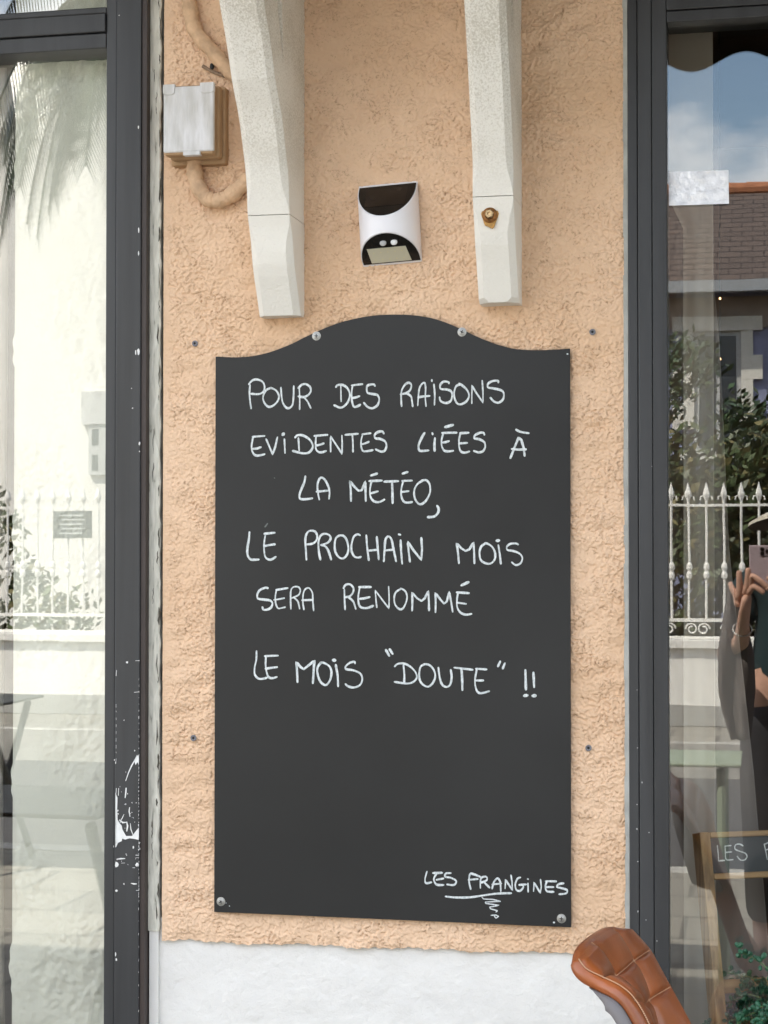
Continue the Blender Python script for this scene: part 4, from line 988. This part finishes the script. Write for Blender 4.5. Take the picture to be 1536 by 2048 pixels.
# slate menu plaque on the railing
pq = [V(97, 1022, 9.4), V(175, 1076, 9.4)]
plq = thing('slate_plaque', 'small dark plaque with white lines hung on the iron railing', 'plaque', (pq[0].x, YF + .03, pq[1].z))
MB().box(min(pq[0].x, pq[1].x), max(pq[0].x, pq[1].x), YF + .022, YF + .034, pq[1].z, pq[0].z).build('plate', mat('dark_slate', (.05, .06, .065), .6), plq, bevel=.003)
ln = MB()
for k in range(5):
    zz = pq[0].z - .03 - k * .032
    x0_ = min(pq[0].x, pq[1].x) + .05 + .02 * (k % 2); x1_ = max(pq[0].x, pq[1].x) - .05 - .02 * ((k + 1) % 2)
    ln.loops([[(x0_ + (x1_ - x0_) * t / 30, YF + .036, zz + .004 * math.sin(t * 2.3 + k)), (x0_ + (x1_ - x0_) * t / 30, YF + .036, zz - .008 + .004 * math.sin(t * 2.3 + k + .5))] for t in range(31)], cap=False, closed=False)
ln.build('chalk_line', INK, plq)

# leafy things
LEAFA = mat('hedge_leaf', (.060, .085, .028), .5, var=.6, vscale=3); LEAFB = mat('hedge_leaf_dry', (.15, .13, .045), .55, var=.5, vscale=4); LEAFC = mat('shrub_leaf', (.045, .085, .035), .45, var=.6, vscale=5)
BARK = mat('bark', (.12, .08, .05), .9, var=.4, vscale=20)
def leaves(mb, n_, sample, size, rnd, nm=2):
    for _ in range(n_):
        p = sample(); s_ = size * rnd.uniform(.6, 1.3)
        a = Vector((rnd.uniform(-1, 1), rnd.uniform(-1, 1), rnd.uniform(-1, 1))).normalized(); b_ = a.orthogonal().normalized(); c_ = a.cross(b_)
        mb.add([p - b_ * s_, p - c_ * s_ * .45, p + b_ * s_, p + c_ * s_ * .45], [(0, 1, 2, 3)], 0 if rnd.random() < .72 else 1)
rn_ = random.Random(5)
def bush(name, label, cat, x0, x1, y0, y1, z0, ztop, n_, size, mats, group=None):
    t = thing(name, label, cat, ((x0 + x1) / 2, (y0 + y1) / 2, .25), group)
    mb = MB(); cl = []
    for _ in range(int(14 + (x1 - x0) * 45)):
        x = rn_.uniform(x0, x1); u = (x - x0) / (x1 - x0); zt_l = ztop(x) if callable(ztop) else ztop
        cl.append((Vector((x, rn_.uniform(y0, y1), rn_.uniform(z0, zt_l - .1))), rn_.uniform(.13, .34)))
    def samp():
        c, r_ = rn_.choice(cl); v = Vector((rn_.gauss(0, 1), rn_.gauss(0, 1), rn_.gauss(0, 1))).normalized() * r_ * rn_.uniform(.5, 1.05); return c + v
    leaves(mb, n_, samp, size, rn_)
    mb.build('foliage', mats, t)
    for k in range(max(1, int((x1 - x0) / 1.0))):
        x = x0 + (k + .5) * (x1 - x0) / max(1, int((x1 - x0) / 1.0))
        MB().tube([(x, (y0 + y1) / 2, .2), (x + rn_.uniform(-.1, .1), (y0 + y1) / 2, (z0 + (ztop(x) if callable(ztop) else ztop)) / 2)], [.035, .015], 6).build('stem', BARK, t)
    return t
bush('hedge', 'clipped green hedge behind the iron railing at the right', 'hedge', -1.6, 2.5, -10.9, -10.1, .3, 2.25, 26000, .055, [LEAFA, LEAFB])
bush('hedge', 'low yellowish hedge behind the railing at the left', 'hedge', -9.5, -5.35, -11.0, -10.2, .4, lambda x: 1.85 if x < -5.9 else 1.25, 6000, .05, [LEAFA, LEAFB])
bush('shrub', 'tall olive shrub in front of the quoined window', 'shrub', -1.35, -.55, -12.6, -11.8, 1.2, 3.1, 4000, .045, [LEAFC, LEAFA])
bush('shrub', 'dark bush beside the quoined window', 'shrub', -.42, .5, -13.0, -12.2, 1.2, 2.75, 3500, .045, [LEAFC, LEAFA])
bush('hedge', 'tall dark hedge added out of view at the far right to block sky light', 'hedge', 3.2, 9.5, -9.9, -8.9, .4, 5.5, 15000, .11, [LEAFC, LEAFA])  # invented hedge, out of view, cuts the light from the right
# palm: seen upside of the left window
def palm(label, base, hgt, nfr, length, seed, droop=1.0):
    rn2 = random.Random(seed); t = thing('palm_tree', label, 'palm tree', base)
    b_ = Vector(base); topp = b_ + Vector((.1, 0, hgt))
    MB().tube([b_, b_ + Vector((.05, 0, hgt * .5)), topp], [.20, .16, .15], 12).build('trunk', BARK, t, smooth=True)
    cr_ = MB()
    for k in range(nfr):
        az = 2 * math.pi * k / nfr * 1.618 * 3 + rn2.uniform(-.2, .2); el = rn2.uniform(-.5, 1.2); p = topp.copy(); d = Vector((math.cos(az) * math.cos(el), math.sin(az) * math.cos(el), math.sin(el)))
        path = [p.copy()]; Ln = length * rn2.uniform(.8, 1.1)
        for q_ in range(14):
            d = (d + Vector((0, 0, -.13 * droop))).normalized(); p = p + d * Ln / 14; path.append(p.copy())
        cr_.tube(path, [.018 - .001 * q_ for q_ in range(15)], 5)
        for q_ in range(2, 15):
            dd = (path[q_] - path[q_ - 1]).normalized(); sd_ = dd.cross(Vector((0, 0, 1))); sd_ = sd_.normalized() if sd_.length > .01 else Vector((1, 0, 0))
            for e_ in range(4):
                pq_ = path[q_ - 1].lerp(path[q_], e_ / 4)
                for s_ in (-1, 1):
                    ld_ = (sd_ * s_ * .7 + dd * .5 + Vector((0, 0, -.8))).normalized(); ll_ = .46 * math.sin(math.pi * min(1, (q_ + 1) / 15.5)) + .14
                    w2 = dd * .018
                    cr_.add([pq_ - w2, pq_ + w2, pq_ + ld_ * ll_ + Vector((0, 0, -.05))], [(0, 1, 2)])
    cr_.build('crown', mat('palm_leaf', (.030, .042, .018), .28, var=.5, vscale=2), t)
palm('tall palm with drooping feathery fronds mirrored at the top of the left window', (-5.25, -11.6, .2), 5.9, 40, 2.5, 3, 1.5)

# houses
LAV = mat('lavender_render', (.26, .28, .42), .9, var=.05, vscale=3)
TRIM = mat('stone_trim', (.72, .70, .64), .85, var=.08, vscale=6)
DGL = mat('dark_pane', (.05, .06, .07), .1)
SHUT = mat('grey_shutter', (.45, .46, .46), .6)
TILE = mat('brown_roof_tile', (.13, .085, .065), .85, bump=.6, bscale=30)
n, L, b = nodes_of(TILE)
br = n.new('ShaderNodeTexBrick'); br.inputs['Scale'].default_value = 1; br.inputs['Brick Width'].default_value = .24; br.inputs['Row Height'].default_value = .085; br.inputs['Mortar Size'].default_value = .008
br.inputs['Color1'].default_value = (.105, .078, .066, 1); br.inputs['Color2'].default_value = (.085, .064, .055, 1); br.inputs['Mortar'].default_value = (.03, .022, .02, 1)
tcn = n.new('ShaderNodeTexCoord'); sx = n.new('ShaderNodeSeparateXYZ'); cx_ = n.new('ShaderNodeCombineXYZ')
L.new(tcn.outputs['Object'], sx.inputs[0]); L.new(sx.outputs['X'], cx_.inputs['X']); L.new(sx.outputs['Z'], cx_.inputs['Y']); L.new(cx_.outputs[0], br.inputs['Vector']); L.new(br.outputs['Color'], b.inputs['Base Color'])
RIDGE = mat('orange_ridge', (.38, .15, .07), .8, var=.2, vscale=9)
YH = -16.0
zgut = V(1400, 578, 16.05).z; zrid = V(1500, 383, 19).z
hs = thing('villa', 'lavender villa with white quoined window and brown tiled roof across the street', 'house', (1.5, YH - 3, 0))
MB().box(-2.6, 7, YH - 7, YH, .2, zgut).build('wall', LAV, hs)
MB().box(-2.6, 7, YH + .002, YH + .04, zgut - .42, zgut - .1).build('frieze', mat('brick_frieze', (.33, .27, .23), .9, var=.15, vscale=9), hs)
rf = MB().add([(-2.9, YH + .35, zgut), (7.3, YH + .35, zgut), (7.3, YH - 3, zrid), (-2.9, YH - 3, zrid), (-2.9, YH - 7.3, zgut), (7.3, YH - 7.3, zgut)], [(0, 1, 2, 3), (3, 2, 5, 4), (0, 3, 4), (1, 5, 2), (0, 4, 5, 1)]).build('roof', TILE, hs)
rg = MB()
for k in range(34): rg.tube([(-2.9 + k * .3, YH - 3, zrid + .03), (-2.9 + (k + 1) * .3 + .02, YH - 3, zrid + .035)], [.095, .08], 10)
rg.build('ridge', RIDGE, rf)
MB().box(-2.9, 7.3, YH + .35, YH + .47, zgut - .10, zgut + .02).build('gutter', mat('zinc_gutter', (.30, .32, .34), .5), rf)
xw_a, xw_b = V(1388, 700, 16.05).x, V(1482, 700, 16.05).x
z_l0, z_l1 = V(1430, 662, 16).z, V(1430, 634, 16).z; z_s = V(1430, 905, 16).z
wn = MB().box(xw_a, xw_b, YH + .002, YH + .02, z_s, z_l0).build('window', SHUT, hs)
MB().box(xw_a + .05, (xw_a + xw_b) / 2 - .02, YH + .021, YH + .026, z_s + .05, z_l0 - .05).box((xw_a + xw_b) / 2 + .02, xw_b - .05, YH + .021, YH + .026, z_s + .05, z_l0 - .05).build('pane', DGL, wn)
MB().box(xw_a - .22, xw_b + .22, YH + .002, YH + .07, z_l0, z_l1).build('lintel', TRIM, wn)
qn = MB()
for k in range(5):
    z1 = z_l0 - .002 - k * .255; wq = .12 if k % 2 == 0 else .22
    if z1 - .25 < z_s: break
    qn.box(xw_a - wq, xw_a - .001, YH + .002, YH + .06, z1 - .253, z1).box(xw_b + .001, xw_b + wq, YH + .002, YH + .06, z1 - .253, z1)
qn.build('quoin', TRIM, wn)
MB().box(xw_a - .15, xw_b + .15, YH + .002, YH + .12, z_s - .1, z_s).build('sill', TRIM, wn)
hw = thing('white_house', 'white rendered house with grey shutters behind the palm', 'house', (-8, -15, 0))
MB().box(-16, -3.2, -22, -15, .2, 6.6).build('wall', WHITE, hw)
MB().box(-16.3, -2.9, -22.3, -14.7, 6.6, 6.8).build('roof', TILE, hw)
wa, wb = V(180, 950, 15), V(260, 848, 15)
wn = MB().box(wa.x, wb.x, -14.999, -14.95, wa.z, wb.z).build('window', SHUT, hw)
MB().box(wa.x - .08, wb.x + .08, -14.999, -14.93, wb.z, wb.z + .35).build('shutter_box', mat('pale_grey', (.5, .5, .5), .7), wn)
mb = MB()
for k in range(3):
    for j in range(2):
        dx = (wb.x - wa.x) / 3; dz = (wb.z - wa.z) / 2
        mb.box(wa.x + dx * k + .04, wa.x + dx * (k + 1) - .04, -14.949, -14.945, wa.z + dz * j + .05, wa.z + dz * (j + 1) - .05)
mb.build('pane', DGL, wn)

# ------------------------------------------------------------------ the person taking the picture (seen mirrored)
SKIN = mat('skin', (.58, .34, .25), .5, spec=.4, var=.08, vscale=30); TEAL = mat('dark_teal_top', (.010, .032, .038), .9); GREYC = mat('taupe_cardigan', (.085, .072, .068), .95)
TROU = mat('dark_trousers', (.03, .03, .035), .9); HATM = mat('straw_hat', (.55, .50, .42), .8, var=.1, vscale=80); HAIR = mat('brown_hair', (.05, .025, .015), .6)
def skin(name, chains, m_, parent, sub=2):
    me = bpy.data.meshes.new(name); vs_, es, rad, roots = [], [], [], []
    for chn in chains:
        o_ = len(vs_); roots.append(o_)
        for item in chn['v']: vs_.append(item[0]); rad.append(item[1])
        es += [(a + o_, b_ + o_) for a, b_ in chn['e']]
    me.from_pydata(vs_, es, []); o = link(name, me, parent)
    sm = o.modifiers.new('skin', 'SKIN'); sm.use_smooth_shade = True
    for i, sv in enumerate(me.skin_vertices[0].data):
        r_ = rad[i]; sv.radius = r_ if isinstance(r_, tuple) else (r_, r_); sv.use_root = i in roots
    ss = o.modifiers.new('sub', 'SUBSURF'); ss.levels = sub; ss.render_levels = sub
    me.materials.append(m_); return o
def chain(*vr): return dict(v=list(vr), e=[(i, i + 1) for i in range(len(vr) - 1)])
pr = thing('person', 'person in teal top and wide hat holding up a phone, mirrored in the right window', 'person', (.15, -3.42, 0))
bx, by = .09, -3.40
hc = Vector((.145, -3.33, 1.475))
body = dict(v=[((bx, by, .90), (.15, .11)), ((bx, by, 1.05), (.13, .10)), ((bx, by, 1.20), (.145, .10)), ((bx, by, 1.285), (.10, .08)), ((bx, by + .02, 1.34), (.05, .05)), ((hc.x, hc.y - .01, 1.40), (.062, .07)), ((hc.x, hc.y, 1.48), (.075, .092)), ((hc.x, hc.y - .01, 1.555), (.058, .07)),
               ((bx - .16, by, 1.275), (.05, .05)), ((-.13, -3.30, 1.02), (.038, .038)), ((-.075, -3.06, 1.10), (.032, .030)), ((-.070, -2.99, 1.165), (.030, .020)), ((-.062, -2.962, 1.222), (.045, .017)), ((-.058, -2.955, 1.258), (.040, .014)),
               ((bx + .16, by, 1.275), (.05, .05)), ((.40, -3.30, 1.02), (.038, .038)), ((.17, -3.06, 1.14), (.027, .024)), ((.11, -2.99, 1.20), (.030, .016)), ((.085, -2.965, 1.24), (.034, .014)),
               ((bx - .09, by, .82), (.085, .085)), ((bx - .10, by + .02, .47), (.06, .06)), ((bx - .10, by, .08), (.04, .04)), ((bx - .10, by + .12, .035), (.04, .03)),
               ((bx + .09, by, .82), (.085, .085)), ((bx + .10, by + .02, .47), (.06, .06)), ((bx + .10, by, .08), (.04, .04)), ((bx + .10, by + .12, .035), (.04, .03))],
            e=[(0, 1), (1, 2), (2, 3), (3, 4), (4, 5), (5, 6), (6, 7), (3, 8), (8, 9), (9, 10), (10, 11), (11, 12), (12, 13), (3, 14), (14, 15), (15, 16), (16, 17), (17, 18), (0, 19), (19, 20), (20, 21), (21, 22), (0, 23), (23, 24), (24, 25), (25, 26)])
r9 = .0085
def FP(px, py, y): p = V(px, py, YG - y); return (p.x, y, p.z)
fing = [chain(((-.088, -2.958, 1.235), 0.0125), (FP(1479, 1178, -2.95), 0.0119), (FP(1478, 1158, -2.945), 0.0106), (FP(1478, 1140, -2.945), 0.0090)),
        chain(((-.072, -2.956, 1.25), 0.0125), (FP(1494, 1172, -2.948), 0.0119), (FP(1496, 1150, -2.94), 0.0106), (FP(1496, 1135, -2.94), 0.0093)),
        chain(((-.060, -2.956, 1.25), 0.0125), (FP(1507, 1172, -2.938), 0.0112), (FP(1520, 1180, -2.932), 0.0100), (FP(1530, 1188, -2.932), 0.0088)),
        chain(((-.050, -2.955, 1.265), 0.0125), (FP(1504, 1150, -2.936), 0.0112), (FP(1520, 1162, -2.930), 0.0106), (FP(1538, 1178, -2.930), 0.0088)),
        chain(((-.085, -2.965, 1.21), 0.0137), (FP(1472, 1190, -2.965), 0.0125), (FP(1464, 1178, -2.97), 0.0110), (FP(1459, 1164, -2.975), 0.0088))]
fing += [chain(((.085, -2.96, 1.25), 0.0125), ((.06, -2.935, 1.28), 0.0112), ((.03, -2.93, 1.295), 0.0106), ((.004, -2.93, 1.31), 0.0088)),
         chain(((.08, -2.96, 1.235), 0.0125), ((.055, -2.935, 1.262), 0.0112), ((.025, -2.93, 1.27), 0.0106), ((.0, -2.93, 1.275), 0.0088)),
         chain(((.08, -2.96, 1.22), 0.0125), ((.06, -2.935, 1.24), 0.0112), ((.035, -2.93, 1.245), 0.0100), ((.012, -2.93, 1.245), 0.0088)),
         chain(((.08, -2.965, 1.205), 0.0112), ((.062, -2.94, 1.22), 0.0100), ((.045, -2.935, 1.222), 0.0088)),
         chain(((.09, -2.965, 1.25), 0.0137), ((.07, -2.985, 1.29), 0.0119), ((.04, -2.99, 1.31), 0.0100))]
bo = skin('body', [body] + fing, SKIN, pr)
nose = chain(((hc.x, hc.y + .085, 1.475), .006), ((hc.x, hc.y + .10, 1.455), .012), ((hc.x, hc.y + .09, 1.445), .009))
skin('nose', [nose], SKIN, pr)
for s_ in (-1, 1):
    MB().ell((hc.x + s_ * .032, hc.y + .078, 1.482), .013, .008, .007).build('eye', mat('eye_white', (.7, .7, .7), .3), pr)
    MB().ell((hc.x + s_ * .078, hc.y - .01, 1.47), .010, .02, .03).build('ear', SKIN, pr)
MB().ell((hc.x, hc.y + .085, 1.418), .022, .008, .006).build('mouth', mat('lips', (.35, .12, .10), .5), pr)
top_ = dict(v=[((bx, by, .86), (.165, .125)), ((bx, by, 1.05), (.145, .115)), ((bx, by, 1.20), (.16, .115)), ((bx, by, 1.285), (.115, .09)), ((bx - .165, by, 1.275), (.062, .062)), ((-.075, by + .03, 1.13), (.056, .056)), ((bx + .165, by, 1.275), (.062, .062)), ((.375, by + .03, 1.13), (.056, .056))],
            e=[(0, 1), (1, 2), (2, 3), (3, 4), (4, 5), (3, 6), (6, 7)])
skin('top', [top_], TEAL, pr)
tr_ = dict(v=[((bx, by, .92), (.16, .12)), ((bx, by, .84), (.16, .12)), ((bx - .095, by, .74), (.10, .10)), ((bx - .10, by + .02, .45), (.078, .078)), ((bx - .10, by, .10), (.066, .066)), ((bx + .095, by, .74), (.10, .10)), ((bx + .10, by + .02, .45), (.078, .078)), ((bx + .10, by, .10), (.066, .066))],
           e=[(0, 1), (1, 2), (2, 3), (3, 4), (1, 5), (5, 6), (6, 7)])
skin('trousers', [tr_], TROU, pr)
# loose taupe shawl hanging over the forearm
sh = MB(); rows = []
edge_l = ip([1165, 1200, 1240, 1300, 1380, 1420, 1480], [1458, 1456, 1448, 1440, 1437, 1444, 1462]); edge_r = ip([1165, 1200, 1250, 1300, 1380, 1480], [1460, 1474, 1490, 1504, 1508, 1500])
for j in range(24):
    py = 1165 + (1480 - 1165) * j / 23; l = []
    for i in range(13):
        u = i / 12; px = edge_l(py) + (edge_r(py) - edge_l(py)) * u; y = -3.10 + .025 * math.sin(u * 9 + py * .01)
        p = V(px, py, YG + 3.10); l.append(Vector((p.x, y, p.z)))
    rows.append(l)
shw = sh.loops(rows, cap=False, closed=False).build('shawl', GREYC, pr, smooth=True); ms = shw.modifiers.new('solid', 'SOLIDIFY'); ms.thickness = .006
hat = MB(); tilt = Matrix.Rotation(R(7), 3, 'X') @ Matrix.Rotation(R(-9), 3, 'Y')
hcn = Vector((hc.x, hc.y + .01, 1.545))
prof = [(.21, -.040), (.205, -.028), (.15, -.006), (.10, .004), (.095, .03), (.088, .085), (.06, .105), (.0, .110)]
hl = [[hcn + tilt @ Vector((r_ * math.cos(2 * math.pi * k / 32), r_ * math.sin(2 * math.pi * k / 32), h_)) for k in range(32)] for r_, h_ in prof]
hat.loops(hl, cap=False); hto = hat.build('hat', HATM, pr, smooth=True)
ul = [[hcn + tilt @ Vector((r_ * math.cos(2 * math.pi * k / 32), r_ * math.sin(2 * math.pi * k / 32), h_)) for k in range(32)] for r_, h_ in [(.088, .02), (.093, -.004), (.15, -.013), (.203, -.040), (.2098, -.0402)]]
MB().loops(ul, cap=False).build('brim_underside', mat('brim_shade_brown', (.045, .028, .022), .9), hto, smooth=True)  # underside of the brim, its shade put in as dark brown
hr = MB(); hr.ell((hc.x, hc.y - .035, 1.46), .088, .085, .115, 16, 10); hr.ell((hc.x, hc.y - .06, 1.36), .08, .05, .12, 14, 8); hr.build('hair', HAIR, pr, smooth=True)
br_ = MB(); cbr = Vector((-.073, -3.02, 1.138)); axb = Vector((.005, .07, .065)).normalized(); ab = axb.orthogonal().normalized(); bb_ = axb.cross(ab)
br_.tube([cbr + (ab * math.cos(t * 2 * math.pi / 24) * .031 + bb_ * math.sin(t * 2 * math.pi / 24) * .031) for t in range(25)], .0022, 6, cap=False); br_.build('bracelet', STEEL, pr, smooth=True)
# the phone in her hands; the picture is taken through its lens
ph = thing('phone', 'pale pink phone held up between both hands, mirrored in the right window', 'phone', (-.014, -2.965, 1.27))
PINK = mat('pink_phone_back', (.42, .34, .37), .35)
MB().box(-.050, .022, -2.9665, -2.9585, 1.268, 1.413).build('phone_body', PINK, ph, bevel=.004, seg=3)
cmx = MB().box(-.0165, .0165, -2.9583, -2.9565, 1.378, 1.409).build('camera_bump', mat('camera_plate', (.30, .25, .27), .3), ph, bevel=.0006)
for x, z in ((-.008, 1.400), (.008, 1.393), (-.008, 1.386)): MB().lathe((x, -2.9564, z), [(.0062, 0), (.0062, .002), (.0052, .0022), (.005, .0008)], (0, 1, 0), 16).build('lens', LAMPB, cmx, smooth=True)
